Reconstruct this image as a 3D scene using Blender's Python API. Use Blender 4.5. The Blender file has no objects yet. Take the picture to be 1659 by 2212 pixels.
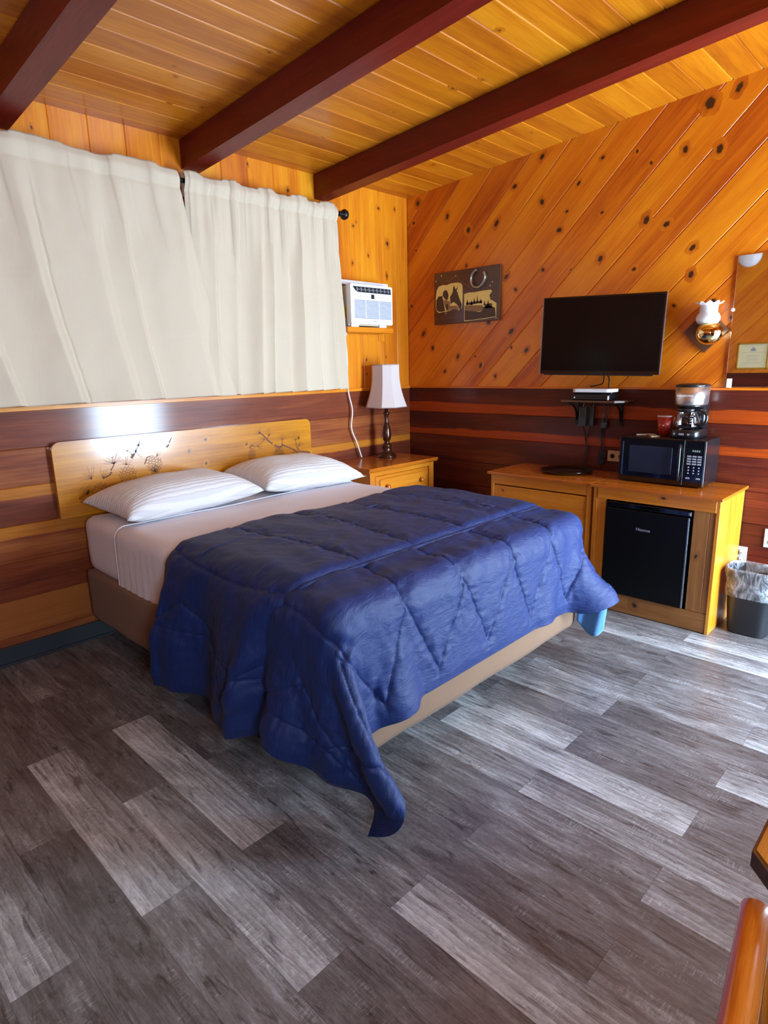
import bpy, math, random
import numpy as np
from mathutils import Vector, Matrix, noise as mnoise
random.seed(7)
PI = math.pi
SC = bpy.context.scene
COL = SC.collection

# ---------------------------------------------------------------- camera
cam_d = bpy.data.cameras.new('camera'); cam = bpy.data.objects.new('camera', cam_d); COL.objects.link(cam)
cam_d.sensor_fit = 'HORIZONTAL'; cam_d.sensor_width = 36.0; cam_d.lens = 28.848; cam_d.clip_start = 0.02
cr = Vector((0.71900968, 0.6946394, -0.02238721))
cu = -Vector((0.14348783, -0.17988558, -0.97316618))
cb = -Vector((-0.68002671, 0.69650361, -0.22901177))
cam.matrix_world = Matrix(((cr.x, cu.x, cb.x, 3.557), (cr.y, cu.y, cb.y, -3.987), (cr.z, cu.z, cb.z, 1.5), (0, 0, 0, 1)))
SC.camera = cam

# ---------------------------------------------------------------- world, light, exposure
W = bpy.data.worlds.new('sky'); SC.world = W; W.use_nodes = True
bg = W.node_tree.nodes['Background']
bg.inputs[0].default_value = (0.60, 0.80, 1.0, 1); bg.inputs[1].default_value = 20.0
def portal(name, loc, rot, sx, sy):
    l = bpy.data.lights.new(name, 'AREA'); l.shape = 'RECTANGLE'; l.size = sx; l.size_y = sy
    l.cycles.is_portal = True
    o = bpy.data.objects.new(name, l); COL.objects.link(o); o.location = loc; o.rotation_euler = rot
ROOM_X = 4.25; ROOM_Y = -4.67
DOOR = (-1.04, -0.12, 2.10)            # y0, y1, head
FILL_WIN = (-4.25, -3.75, 1.15, 2.00)       # y0, y1, sill, head; unseen opening added for fill light
portal('door_daylight', (ROOM_X + .10, (DOOR[0] + DOOR[1]) / 2, DOOR[2] / 2), (0, PI / 2, 0), DOOR[2], DOOR[1] - DOOR[0])
portal('fill_window_daylight', (ROOM_X + .10, (FILL_WIN[0] + FILL_WIN[1]) / 2, (FILL_WIN[2] + FILL_WIN[3]) / 2), (0, PI / 2, 0), FILL_WIN[3] - FILL_WIN[2], FILL_WIN[1] - FILL_WIN[0])  # portal of the added fill window
SC.view_settings.view_transform = 'Standard'; SC.view_settings.look = 'None'
SC.view_settings.gamma = 1.0; SC.view_settings.use_curve_mapping = False
SC.view_settings.exposure = 1.32
SC.render.film_transparent = False

# ---------------------------------------------------------------- node helpers
def srgb(r, g, b):
    f = lambda c: (c / 255 / 12.92) if c / 255 <= .04045 else ((c / 255 + .055) / 1.055) ** 2.4
    return (f(r), f(g), f(b), 1)
class NT:
    def __init__(s, name):
        s.m = bpy.data.materials.new(name); s.m.use_nodes = True; s.t = s.m.node_tree
        s.b = s.t.nodes['Principled BSDF']; s.out = s.t.nodes['Material Output']
    def n(s, typ, **kw):
        nd = s.t.nodes.new(typ)
        for k, v in kw.items(): setattr(nd, k, v)
        return nd
    def l(s, a, b): s.t.links.new(a, b)
    def val(s, sock, v):
        if hasattr(v, 'links'): s.l(v, sock)
        else: sock.default_value = v
    def math(s, op, a, b=0.0, c=None):
        nd = s.n('ShaderNodeMath', operation=op); s.val(nd.inputs[0], a); s.val(nd.inputs[1], b)
        if c is not None: s.val(nd.inputs[2], c)
        return nd.outputs[0]
    def mix(s, f, a, b, bt='MIX'):
        nd = s.n('ShaderNodeMix', data_type='RGBA', blend_type=bt)
        s.val(nd.inputs[0], f); s.val(nd.inputs[6], a); s.val(nd.inputs[7], b); return nd.outputs[2]
    def noise(s, vec, scale=1.0, detail=4.0, rough=.55, dist=0.0):
        nd = s.n('ShaderNodeTexNoise'); nd.inputs['Scale'].default_value = scale; nd.inputs['Detail'].default_value = detail
        nd.inputs['Roughness'].default_value = rough; nd.inputs['Distortion'].default_value = dist
        if vec is not None: s.l(vec, nd.inputs['Vector'])
        return nd.outputs['Fac']
    def ramp(s, f, stops):
        nd = s.n('ShaderNodeValToRGB'); e = nd.color_ramp.elements
        e[0].position = stops[0][0]; e[0].color = stops[0][1]
        e[1].position = stops[-1][0]; e[1].color = stops[-1][1]
        for p, c in stops[1:-1]:
            x = e.new(p); x.color = c
        s.l(f, nd.inputs[0]); return nd.outputs[0]
    def range(s, v, a, b, c=0.0, d=1.0):
        nd = s.n('ShaderNodeMapRange', clamp=True); s.val(nd.inputs[0], v)
        for i, q in enumerate((a, b, c, d)): nd.inputs[i + 1].default_value = q
        return nd.outputs[0]
    def mapping(s, vec, scale):
        nd = s.n('ShaderNodeMapping'); s.l(vec, nd.inputs['Vector']); nd.inputs['Scale'].default_value = scale; return nd.outputs[0]
    def bump(s, h, strength=.3, dist=.002):
        nd = s.n('ShaderNodeBump'); nd.inputs['Strength'].default_value = strength; nd.inputs['Distance'].default_value = dist
        s.l(h, nd.inputs['Height']); s.l(nd.outputs[0], s.b.inputs['Normal'])
    def set(s, **kw):
        for k, v in kw.items(): s.val(s.b.inputs[k.replace('_', ' ')], v)
        return s.m
def plain(name, col, rough=.5, metal=0.0, coat=0.0, bump=0.0, bscale=300, **kw):
    t = NT(name); t.set(Base_Color=col, Roughness=rough, Metallic=metal)
    t.b.inputs['Coat Weight'].default_value = coat
    tc = t.n('ShaderNodeTexCoord')
    n = t.noise(tc.outputs['Object'], bscale / 20, 3)
    t.l(t.mix(t.range(n, .3, .7, 0, .12), col, tuple(c * .6 for c in col[:3]) + (1,)), t.b.inputs['Base Color'])
    if bump: t.bump(t.noise(tc.outputs['Object'], bscale, 2), bump, .001)
    for k, v in kw.items(): t.val(t.b.inputs[k], v)
    return t.m
def wood(name, light, mid, dark, rough=.35, coat=.3, grain=1.0, sap=None, knotc=(.012, .005, .002, 1), tone=.5, crough=.16, spec=.5):
    """UV metres: u along the grain, v across.  bd: R tone, G position across the board, B sapwood limit, A knot."""
    t = NT(name); tc = t.n('ShaderNodeTexCoord'); uv = tc.outputs['UV']
    at = t.n('ShaderNodeAttribute', attribute_name='bd'); sp = t.n('ShaderNodeSeparateColor'); t.l(at.outputs['Color'], sp.inputs[0])
    R, G, B, A = sp.outputs[0], sp.outputs[1], sp.outputs[2], at.outputs['Alpha']
    big = t.noise(t.mapping(uv, (1.1 * grain, 11 * grain, 1)), 1.0, 5, .6, .6)
    lines = t.noise(t.mapping(uv, (1.6 * grain, 60 * grain, 1)), 1.0, 4, .6, 1.2)
    fine = t.noise(t.mapping(uv, (9, 420, 1)), 1.0, 2)
    blot = t.noise(t.mapping(uv, (1.7, 4, 1)), 1.0, 2)
    f = t.math('ADD', t.math('MULTIPLY', big, .62), t.math('MULTIPLY', lines, .38))
    f = t.math('ADD', f, t.math('MULTIPLY', t.math('SUBTRACT', R, .5), tone * .5))
    f = t.math('ADD', f, t.math('MULTIPLY', t.math('SUBTRACT', blot, .5), .18))
    col = t.ramp(f, [(.30, light), (.50, mid), (.74, dark)])
    if sap:
        lim = t.math('ADD', B, t.math('MULTIPLY', t.math('SUBTRACT', big, .5), .55))
        s_ = t.range(t.math('SUBTRACT', lim, G), -.02, .03)
        s_ = t.math('MULTIPLY', s_, t.range(B, .02, .04))
        top = t.range(t.math('SUBTRACT', G, t.math('ADD', t.math('ADD', B, 1.0), t.math('MULTIPLY', t.math('SUBTRACT', big, .5), .4))), -.02, .03)
        s_ = t.math('ADD', s_, t.math('MULTIPLY', top, t.range(B, -.04, -.02, 1, 0)))
        sc = t.ramp(lines, [(.3, sap), (.75, tuple(c * .62 for c in sap[:3]) + (1,))])
        col = t.mix(s_, col, sc)
    col = t.mix(t.math('MULTIPLY', t.range(fine, .45, .8), .25), col, tuple(c * .45 for c in dark[:3]) + (1,))
    halo = t.range(A, 0.0, .62, 0, .42); col = t.mix(halo, col, tuple(c * .55 for c in dark[:3]) + (1,))
    kn = t.math('ADD', A, t.math('MULTIPLY', t.math('SUBTRACT', t.noise(t.mapping(uv, (40, 40, 1)), 1, 3), .5), .16))
    col = t.mix(t.range(kn, .50, .66, 0, .93), col, knotc)
    t.l(col, t.b.inputs['Base Color'])
    t.l(t.range(fine, .3, .8, rough * .85, rough * 1.25), t.b.inputs['Roughness'])
    t.b.inputs['Specular IOR Level'].default_value = spec; t.b.inputs['Coat Weight'].default_value = coat; t.b.inputs['Coat Roughness'].default_value = crough
    t.bump(t.math('ADD', t.math('MULTIPLY', lines, .6), fine), .12, .0012)
    return t.m

M = {}
M['pine_wall'] = wood('orange_knotty_pine', srgb(232, 140, 16), srgb(214, 112, 6), srgb(166, 62, 3), rough=.42, coat=.22, tone=.66)
M['pine_left'] = wood('golden_vertical_pine', srgb(240, 160, 24), srgb(224, 128, 10), srgb(184, 84, 4), rough=.4, coat=.25, tone=.6)
M['pine_ceiling'] = wood('ceiling_pine', srgb(222, 142, 24), srgb(202, 116, 12), srgb(160, 78, 7), rough=.38, coat=.25, tone=.5)
M['cedar'] = wood('red_cedar_boards', srgb(172, 100, 44), srgb(134, 62, 28), srgb(90, 32, 16), rough=.5, spec=.25, coat=.8, crough=.13, sap=srgb(206, 124, 30), tone=1.1)
M['cedar_dark'] = wood('dark_cedar_boards', srgb(122, 50, 24), srgb(88, 30, 16), srgb(54, 15, 8), rough=.5, spec=.2, coat=.35, crough=.2, sap=srgb(176, 68, 10), tone=.8)
M['beam'] = wood('dark_red_beam', srgb(122, 30, 14), srgb(104, 18, 7), srgb(80, 9, 4), rough=.6, spec=.2, coat=.4, crough=.25, tone=.3)
M['head'] = wood('golden_pine_headboard', srgb(230, 164, 36), srgb(208, 134, 14), srgb(136, 72, 6), rough=.3, coat=1.0, crough=.14, grain=.8)
M['oak'] = wood('honey_pine_cabinet', srgb(226, 146, 42), srgb(206, 122, 26), srgb(168, 84, 14), rough=.32, coat=.35)
M['oak_top'] = wood('amber_pine_top', srgb(206, 122, 34), srgb(186, 98, 22), srgb(144, 66, 14), rough=.25, coat=.5)
M['board_brown'] = wood('unvarnished_brown_board', srgb(172, 118, 62), srgb(148, 94, 44), srgb(108, 62, 28), rough=.5, coat=.05)
M['plaque'] = wood('dark_plaque_wood', srgb(100, 62, 40), srgb(84, 48, 30), srgb(62, 32, 20), rough=.4, coat=.3)
M['table'] = wood('table_oak', srgb(226, 160, 66), srgb(200, 128, 40), srgb(110, 58, 16), rough=.35, coat=.4)
M['table_edge'] = plain('dark_live_edge', srgb(66, 30, 14), .4, coat=.4)
M['chairwood'] = wood('varnished_chair_wood', srgb(232, 142, 50), srgb(210, 112, 28), srgb(160, 72, 14), rough=.2, coat=.8)
M['groove'] = plain('groove_backing', srgb(96, 44, 8), .7)  # plain brown backing behind the board grooves

def floor_mat():
    t = NT('grey_plank_floor'); tc = t.n('ShaderNodeTexCoord'); uv = tc.outputs['UV']
    at = t.n('ShaderNodeAttribute', attribute_name='bd'); sp = t.n('ShaderNodeSeparateColor'); t.l(at.outputs['Color'], sp.inputs[0])
    R = sp.outputs[0]; B = sp.outputs[2]
    big = t.noise(t.mapping(uv, (1.5, 8, 1)), 1.0, 6, .65, 1.2)
    lines = t.noise(t.mapping(uv, (2.2, 42, 1)), 1.0, 8, .72, 2.2)
    G = sp.outputs[1]
    wv = t.n('ShaderNodeTexWave', wave_type='BANDS', bands_direction='Y', wave_profile='SAW'); wv.inputs['Scale'].default_value = 1.0
    wv.inputs['Distortion'].default_value = 14; wv.inputs['Detail'].default_value = 4; wv.inputs['Detail Scale'].default_value = .7; wv.inputs['Detail Roughness'].default_value = .7
    t.l(t.mapping(uv, (1.1, 13, 1)), wv.inputs['Vector'])
    fine = t.noise(t.mapping(uv, (24, 330, 1)), 1.0, 3)
    mott = t.noise(t.mapping(uv, (55, 110, 1)), 1.0, 5, .8)
    cross = t.noise(t.mapping(uv, (190, 22, 1)), 1.0, 3, .7)
    patch = t.noise(t.mapping(uv, (4, 18, 1)), 1.0, 3, .6)
    dark = t.noise(t.mapping(uv, (2.2, 11, 1)), 3.0, 4, .6, 1.0)
    lt = t.range(R, .5, .7)                                  # light planks: pale along one edge, greying across, with bold grain
    fade = t.math('SUBTRACT', t.range(t.math('ADD', G, t.math('MULTIPLY', t.math('SUBTRACT', big, .5), 1.6)), .15, 1.0, 1.35, .15), 1.0)
    organic = t.noise(t.mapping(uv, (2.6, 8, 1)), 1.0, 5, .62, 1.6)
    f = t.math('ADD', t.math('MULTIPLY', big, .34), t.math('MULTIPLY', lines, .34))
    f = t.math('ADD', f, t.math('MULTIPLY', t.math('SUBTRACT', organic, .5), .42))
    f = t.math('ADD', f, .09)
    f = t.math('ADD', f, t.math('MULTIPLY', t.math('SUBTRACT', wv.outputs['Fac'], .5), t.range(lt, 0, 1, .05, .11)))
    f = t.math('ADD', f, t.math('MULTIPLY', t.math('MULTIPLY', t.range(cross, .48, .7), t.range(patch, .54, .62)), .16))
    f = t.math('ADD', f, t.math('MULTIPLY', t.math('SUBTRACT', R, .5), .40))
    f = t.math('ADD', f, t.math('MULTIPLY', t.math('MULTIPLY', fade, lt), .13))
    f = t.math('ADD', f, t.math('MULTIPLY', t.math('SUBTRACT', fine, .5), .12))
    f = t.math('ADD', f, t.math('MULTIPLY', t.math('SUBTRACT', mott, .5), .30))
    f = t.math('SUBTRACT', f, t.math('MULTIPLY', t.range(dark, .58, .70), .17))
    f = t.math('ADD', f, .065)
    col = t.ramp(f, [(.22, srgb(46, 41, 42)), (.37, srgb(84, 79, 80)), (.50, srgb(116, 113, 114)), (.64, srgb(160, 160, 161)), (.82, srgb(214, 217, 219))])
    t.l(col, t.b.inputs['Base Color'])
    t.l(t.range(lines, .3, .7, .34, .46), t.b.inputs['Roughness'])
    t.bump(t.math('ADD', lines, fine), .15, .0012)
    t.b.inputs['Specular IOR Level'].default_value = .9
    return t.m
M['floor'] = floor_mat()

def cloth_mat(name, col, rough=.85, sheen=.3, stripes=None, bump=.25, bscale=40, wrinkle=1.0, back=None):
    t = NT(name); tc = t.n('ShaderNodeTexCoord'); uv = tc.outputs['UV']
    weave = t.noise(t.mapping(uv, (900, 900, 1)), 1.0, 1)
    wr = t.noise(t.mapping(uv, (bscale * .35, bscale, 1)), 1.0, 4, .6, 1.5)
    wr2 = t.noise(t.mapping(uv, (bscale * .12, bscale * .2, 1)), 1.0, 3, .5, .8)
    h = t.math('ADD', t.math('MULTIPLY', wr, wrinkle), t.math('MULTIPLY', wr2, wrinkle * 2.2))
    h = t.math('ADD', h, t.math('MULTIPLY', weave, .04))
    c = t.mix(t.range(weave, .3, .7, 0, .1), col, tuple(q * .75 for q in col[:3]) + (1,))
    if stripes:
        w = t.n('ShaderNodeTexWave', wave_type='BANDS', bands_direction='Y'); w.inputs['Scale'].default_value = 1.0
        t.l(t.mapping(uv, (0, stripes, 1)), w.inputs['Vector'])
        s_ = t.range(w.outputs['Fac'], .35, .65); h = t.math('ADD', h, t.math('MULTIPLY', s_, .5))
        c = t.mix(t.math('MULTIPLY', s_, .36), c, tuple(q * .62 for q in col[:3]) + (1,))
    t.l(c, t.b.inputs['Base Color']); t.b.inputs['Roughness'].default_value = rough
    t.b.inputs['Sheen Weight'].default_value = sheen
    t.bump(h, bump, .01)
    return t.m
M['curtain'] = cloth_mat('beige_curtain_cloth', srgb(208, 192, 168), .8, .1, bump=.14, bscale=9)
M['sheet'] = cloth_mat('white_sheet', srgb(238, 234, 242), .85, .1, stripes=26, bump=.2, bscale=22)
M['pillow'] = cloth_mat('white_striped_pillowcase', srgb(244, 246, 250), .85, .1, stripes=15, bump=.5, bscale=12)
M['navy'] = cloth_mat('navy_quilted_cloth', srgb(5, 36, 96), .62, .03, bump=.55, bscale=30)
M['lightblue'] = cloth_mat('light_blue_lining', srgb(80, 136, 196), .7, .2, bump=.2, bscale=20)
M['skirt'] = cloth_mat('taupe_box_cover', srgb(128, 98, 76), .9, .05, bump=.14, bscale=9)
M['piping'] = plain('white_piping', srgb(232, 230, 236), .7)
M['black_metal'] = plain('black_metal', srgb(22, 20, 20), .35, .3)
M['black_plastic'] = plain('black_plastic', srgb(20, 20, 23), .28, coat=.3)
M['gloss_black'] = plain('gloss_black', srgb(9, 9, 11), .12, coat=.5)
M['screen'] = plain('dark_screen', srgb(6, 6, 8), .14, **{'Specular IOR Level': .25})
M['mw_window'] = plain('microwave_window', srgb(30, 38, 56), .3)
M['fridge'] = plain('fridge_black', srgb(6, 7, 11), .42, bump=.08, bscale=500, **{'Specular IOR Level': .22})
M['grey_strip'] = plain('grey_edge_strip', srgb(150, 152, 158), .25, .8)  # pale edge colour; carries painted highlights on television and refrigerator edges
M['steel'] = plain('brushed_steel', srgb(214, 210, 208), .34, 1.0)
M['brass'] = plain('polished_brass', srgb(240, 222, 160), .08, 1.0)
M['bronze'] = plain('bronze_brown', srgb(70, 38, 24), .22, .55, coat=.5)
M['shade'] = cloth_mat('cream_lampshade', srgb(214, 200, 196), .8, .2, bump=.02)
M['shade_trim'] = plain('lampshade_trim', srgb(170, 150, 145), .8)
M['white_plastic'] = plain('white_plastic', srgb(236, 238, 242), .35)
M['cream_plastic'] = plain('cream_metal', srgb(214, 204, 168), .45)
M['yellow'] = plain('yellow_label', srgb(214, 190, 20), .5)
M['grey_print'] = plain('grey_print', srgb(150, 156, 170), .5)
M['slot'] = plain('vent_slot', srgb(120, 130, 170), .6)
M['dark'] = plain('dark_recess', srgb(14, 13, 12), .6)
M['vinyl'] = plain('charcoal_vinyl_base', srgb(38, 42, 50), .45)
M['grey_plate'] = plain('greyish_white_plate', srgb(168, 176, 182), .45)
M['ivory'] = plain('ivory_plate', srgb(200, 180, 140), .4)
M['red_cup'] = plain('red_paper_cup', srgb(176, 44, 28), .45)
M['cup_print'] = plain('cup_pink_print', srgb(236, 160, 130), .5)
M['paper'] = plain('white_paper', srgb(235, 232, 222), .6)
M['cream_paper'] = plain('aged_paper', srgb(244, 224, 130), .5)
M['sepia'] = plain('sepia_ink', srgb(74, 52, 38), .5)
M['sepia_light'] = plain('sepia_mid', srgb(150, 118, 78), .5)
M['horseshoe'] = plain('worn_silver', srgb(178, 170, 156), .35, .8)
M['engrave'] = plain('burnt_engraving', srgb(120, 62, 14), .5, coat=.5)
M['bin'] = plain('charcoal_bin', srgb(36, 38, 42), .35)
M['green'] = plain('dark_green_vinyl', srgb(30, 40, 40), .4)
M['display'] = plain('display_dark_green', srgb(14, 26, 16), .2)
M['cert'] = plain('certificate_paper', srgb(232, 224, 176), .5)
M['gold_frame'] = plain('gold_frame', srgb(206, 160, 60), .35, .5)
M['white_wall'] = plain('painted_door_frame', srgb(205, 190, 165), .5)
M['knob'] = wood('turned_knob_wood', srgb(220, 130, 40), srgb(196, 104, 26), srgb(150, 70, 16), rough=.2, coat=.6)
def glass(name, tint, rough=0.0, alpha=None):
    t = NT(name); t.b.inputs['Base Color'].default_value = tint; t.b.inputs['Roughness'].default_value = rough
    t.b.inputs['Transmission Weight'].default_value = 1.0; t.b.inputs['IOR'].default_value = 1.45
    return t.m
M['glass'] = glass('clear_glass', (.95, .97, 1, 1))
M['frost'] = glass('ribbed_frosted_glass', (.98, .97, .98, 1), .3); M['frost'].node_tree.nodes['Principled BSDF'].inputs['Transmission Weight'].default_value = .55
def film():
    t = NT('clear_plastic_liner'); tc = t.n('ShaderNodeTexCoord')
    tr = t.n('ShaderNodeBsdfTransparent'); mx = t.n('ShaderNodeMixShader')
    cr_ = t.noise(t.mapping(tc.outputs['Object'], (20, 20, 9)), 1, 4, .6, 2.5)
    t.l(t.range(cr_, .40, .70, .10, .55), mx.inputs[0])
    t.b.inputs['Base Color'].default_value = srgb(205, 208, 216); t.b.inputs['Roughness'].default_value = .2
    t.l(tr.outputs[0], mx.inputs[1]); t.l(t.b.outputs[0], mx.inputs[2]); t.l(mx.outputs[0], t.out.inputs[0])
    t.bump(cr_, .8, .01); return t.m
M['film'] = film()
M['mirror'] = plain('mirror_silver', (.92, .93, .93, 1), .015, 1.0)

# ---------------------------------------------------------------- mesh builder
class MB:
    def __init__(s): s.v = []; s.f = []; s.uv = []; s.mi = []; s.bd = []; s.sm = []
    def face(s, pts, uv=None, mi=0, bd=None, sm=False):
        i = len(s.v); s.v += [tuple(p) for p in pts]; n = len(pts)
        s.f.append(tuple(range(i, i + n))); s.uv.append(uv or [(0, 0)] * n); s.mi.append(mi)
        bd = bd or (.5, .5, 0, 0)
        s.bd.append(bd if isinstance(bd, list) else [bd] * n); s.sm.append(sm)
    def add(s, verts, faces, mi=0, uvf=None, bd=None, sm=False):
        i = len(s.v); s.v += [tuple(p) for p in verts]
        for f in faces:
            s.f.append(tuple(i + k for k in f)); s.mi.append(mi); s.sm.append(sm)
            s.uv.append([uvf(verts[k]) if uvf else (0, 0) for k in f]); s.bd.append([bd or (.5, .5, 0, 0)] * len(f))
        return s
    def box(s, a, b, grain='x', mi=0, tone=None, mat=None, taper=0):
        a, b = [min(p, q) for p, q in zip(a, b)], [max(p, q) for p, q in zip(a, b)]
        g = 'xyz'.index(grain); off = random.random() * 7; tone = random.uniform(.3, .7) if tone is None else tone
        c = [(x, y, z) for x in (a[0], b[0]) for y in (a[1], b[1]) for z in (a[2], b[2])]
        fs = [((0, 1, 3, 2), 0), ((4, 6, 7, 5), 0), ((0, 4, 5, 1), 1), ((2, 3, 7, 6), 1), ((0, 2, 6, 4), 2), ((1, 5, 7, 3), 2)]
        i = len(s.v); s.v += [tuple(mat @ Vector(p)) if mat is not None else p for p in c]
        for f, nax in fs:
            oth = [k for k in range(3) if k != nax]
            ua = g if g in oth else oth[0]; va = [k for k in oth if k != ua][0]
            s.f.append(tuple(i + k for k in f)); s.uv.append([(c[k][ua] + off, c[k][va] + off) for k in f])
            s.mi.append(mi); s.bd.append([(tone, .5, 0, 0)] * 4); s.sm.append(False)
        return s
    def rings(s, rings, closed=True, caps=True, mi=0, sm=True, uvs=1.0):
        """skin a list of point rings"""
        n = len(rings[0]); i = len(s.v)
        for r in rings: s.v += [tuple(p) for p in r]
        m = n if closed else n - 1
        for a in range(len(rings) - 1):
            for b in range(m):
                b2 = (b + 1) % n
                s.f.append((i + a * n + b, i + a * n + b2, i + (a + 1) * n + b2, i + (a + 1) * n + b))
                s.uv.append([(a * uvs * .05, b * .02), (a * uvs * .05, (b + 1) * .02), ((a + 1) * uvs * .05, (b + 1) * .02), ((a + 1) * uvs * .05, b * .02)])
                s.mi.append(mi); s.bd.append([(.5, .5, 0, 0)] * 4); s.sm.append(sm)
        if caps and closed:
            for k, rev in ((0, True), (len(rings) - 1, False)):
                idx = [i + k * n + j for j in range(n)]
                s.f.append(tuple(reversed(idx)) if rev else tuple(idx)); s.uv.append([(0, 0)] * n); s.mi.append(mi)
                s.bd.append([(.5, .5, 0, 0)] * n); s.sm.append(False)
        return s
    def lathe(s, prof, c=(0, 0, 0), seg=32, mi=0, axis='z', caps=True, sx=1, sy=1):
        R = []
        for r, h in prof:
            ring = []
            for k in range(seg):
                a = 2 * PI * k / seg; x, y = max(r, 1e-4) * math.cos(a) * sx, max(r, 1e-4) * math.sin(a) * sy
                p = {'z': (x, y, h), 'y': (x, -h, y), 'x': (h, x, y)}[axis]
                ring.append((c[0] + p[0], c[1] + p[1], c[2] + p[2]))
            R.append(ring)
        return s.rings(R, True, caps, mi)
    def tube(s, pts, r, seg=10, mi=0, radii=None, flat=None):
        P = [Vector(p) for p in pts]; R = []; up = None
        for k, p in enumerate(P):
            d = (P[min(k + 1, len(P) - 1)] - P[max(k - 1, 0)]).normalized()
            if up is None: up = Vector((0, 0, 1)) if abs(d.z) < .9 else Vector((1, 0, 0))
            x = d.cross(up).normalized(); y = x.cross(d).normalized(); up = y
            rr = radii[k] if radii else r
            R.append([p + x * (math.cos(2 * PI * j / seg) * rr) + y * (math.sin(2 * PI * j / seg) * rr * (flat or 1)) for j in range(seg)])
        return s.rings(R, True, True, mi)
    def prism(s, poly, d0, d1, plane='xz', mi=0, grain=0, tone=.5):
        """extrude a 2D polygon; plane 'xz' extrudes along y, 'yz' along x, 'xy' along z"""
        def P(u, v, d): return {'xz': (u, d, v), 'yz': (d, u, v), 'xy': (u, v, d)}[plane]
        n = len(poly); off = random.random() * 5
        uv = [(p[grain] + off, p[1 - grain] + off) for p in poly]
        s.face([P(u, v, d0) for u, v in poly], uv, mi, (tone, .5, 0, 0)); s.face([P(u, v, d1) for u, v in reversed(poly)], uv[::-1], mi, (tone, .5, 0, 0))
        for k in range(n):
            a, b = poly[k], poly[(k + 1) % n]; L = math.dist(a, b)
            s.face([P(*a, d0), P(*a, d1), P(*b, d1), P(*b, d0)], [(0, 0), (0, d1 - d0), (L, d1 - d0), (L, 0)], mi, (tone, .5, 0, 0))
        return s
    def build(s, name, mats, parent=None, bevel=0, smooth=False, loc=(0, 0, 0), local=False, subsurf=0, merge=False, bseg=2, solid=0):
        mats = mats if isinstance(mats, (list, tuple)) else [mats]
        org = Vector((0, 0, 0)) if local else (Vector(parent.location) if parent is not None and not isinstance(parent, str) else Vector(loc))
        if parent is not None and parent.parent is not None and not local: org = Vector(parent['_org'])
        me = bpy.data.meshes.new(name)
        me.from_pydata([tuple(Vector(p) - org) for p in s.v], [], s.f)
        for m in mats: me.materials.append(M[m] if isinstance(m, str) else m)
        me.polygons.foreach_set('material_index', s.mi)
        me.polygons.foreach_set('use_smooth', [bool(x or smooth) for x in s.sm])
        ul = me.uv_layers.new(name='UVMap'); ul.data.foreach_set('uv', [c for f in s.uv for p in f for c in p])
        ca = me.color_attributes.new('bd', 'FLOAT_COLOR', 'CORNER'); ca.data.foreach_set('color', [c for f in s.bd for p in f for c in p])
        me.update()
        if merge:
            import bmesh
            bm = bmesh.new(); bm.from_mesh(me); bmesh.ops.remove_doubles(bm, verts=bm.verts, dist=1e-5); bm.to_mesh(me); bm.free()
        o = bpy.data.objects.new(name, me); COL.objects.link(o)
        o['_org'] = tuple(org)
        if parent is not None:
            o.parent = parent
        else: o.location = org
        if bevel:
            md = o.modifiers.new('bevel', 'BEVEL'); md.width = bevel; md.segments = bseg; md.limit_method = 'ANGLE'; md.angle_limit = math.radians(40)
            me.polygons.foreach_set('use_smooth', [True] * len(me.polygons))
            md.harden_normals = True
        if solid:
            md = o.modifiers.new('solid', 'SOLIDIFY'); md.thickness = solid; md.offset = 0
        if subsurf:
            md = o.modifiers.new('sub', 'SUBSURF'); md.levels = subsurf; md.render_levels = subsurf
        return o
def empty(name, loc, rot=(0, 0, 0)):
    o = bpy.data.objects.new(name, None); COL.objects.link(o); o.location = loc; o.rotation_euler = rot; o.empty_display_size = .05
    return o
def tag(o, label=None, cat=None, group=None, kind=None):
    if label: o['label'] = label
    if cat: o['category'] = cat
    if group: o['group'] = group
    if kind: o['kind'] = kind
    return o
def struct(mb, name, mats, **kw):
    o = mb.build(name, mats, **kw); o['kind'] = 'structure'; return o
def text(body, name, size, mat, parent, loc, rot, label=None, shear=0):
    c = bpy.data.curves.new(name, 'FONT'); c.body = body; c.size = size; c.align_x = 'CENTER'; c.align_y = 'CENTER'; c.extrude = .0004
    c.shear = shear
    tmp = bpy.data.objects.new(name, c); COL.objects.link(tmp); bpy.context.view_layer.update()
    me = bpy.data.meshes.new_from_object(tmp.evaluated_get(bpy.context.evaluated_depsgraph_get())); bpy.data.objects.remove(tmp)
    me.materials.clear(); me.materials.append(M[mat]); o = bpy.data.objects.new(name, me); COL.objects.link(o); o.parent = parent
    o.location = Vector(loc) - Vector(parent.location) if parent.rotation_euler.z == 0 and parent.rotation_euler.x == 0 else loc
    o.rotation_euler = rot
    if label: o['label'] = label
    return o
def rrect(x0, x1, y0, y1, r, n=6, corners=(1, 1, 1, 1)):
    P = []
    for (cx, cy, a0, on) in ((x1 - r, y1 - r, 0, corners[0]), (x0 + r, y1 - r, PI / 2, corners[1]), (x0 + r, y0 + r, PI, corners[2]), (x1 - r, y0 + r, 1.5 * PI, corners[3])):
        if on:
            for k in range(n + 1):
                a = a0 + PI / 2 * k / n; P.append((cx + r * math.cos(a), cy + r * math.sin(a)))
        else:
            P.append((x1 if cx > (x0 + x1) / 2 else x0, y1 if cy > (y0 + y1) / 2 else y0))
    return P

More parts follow.
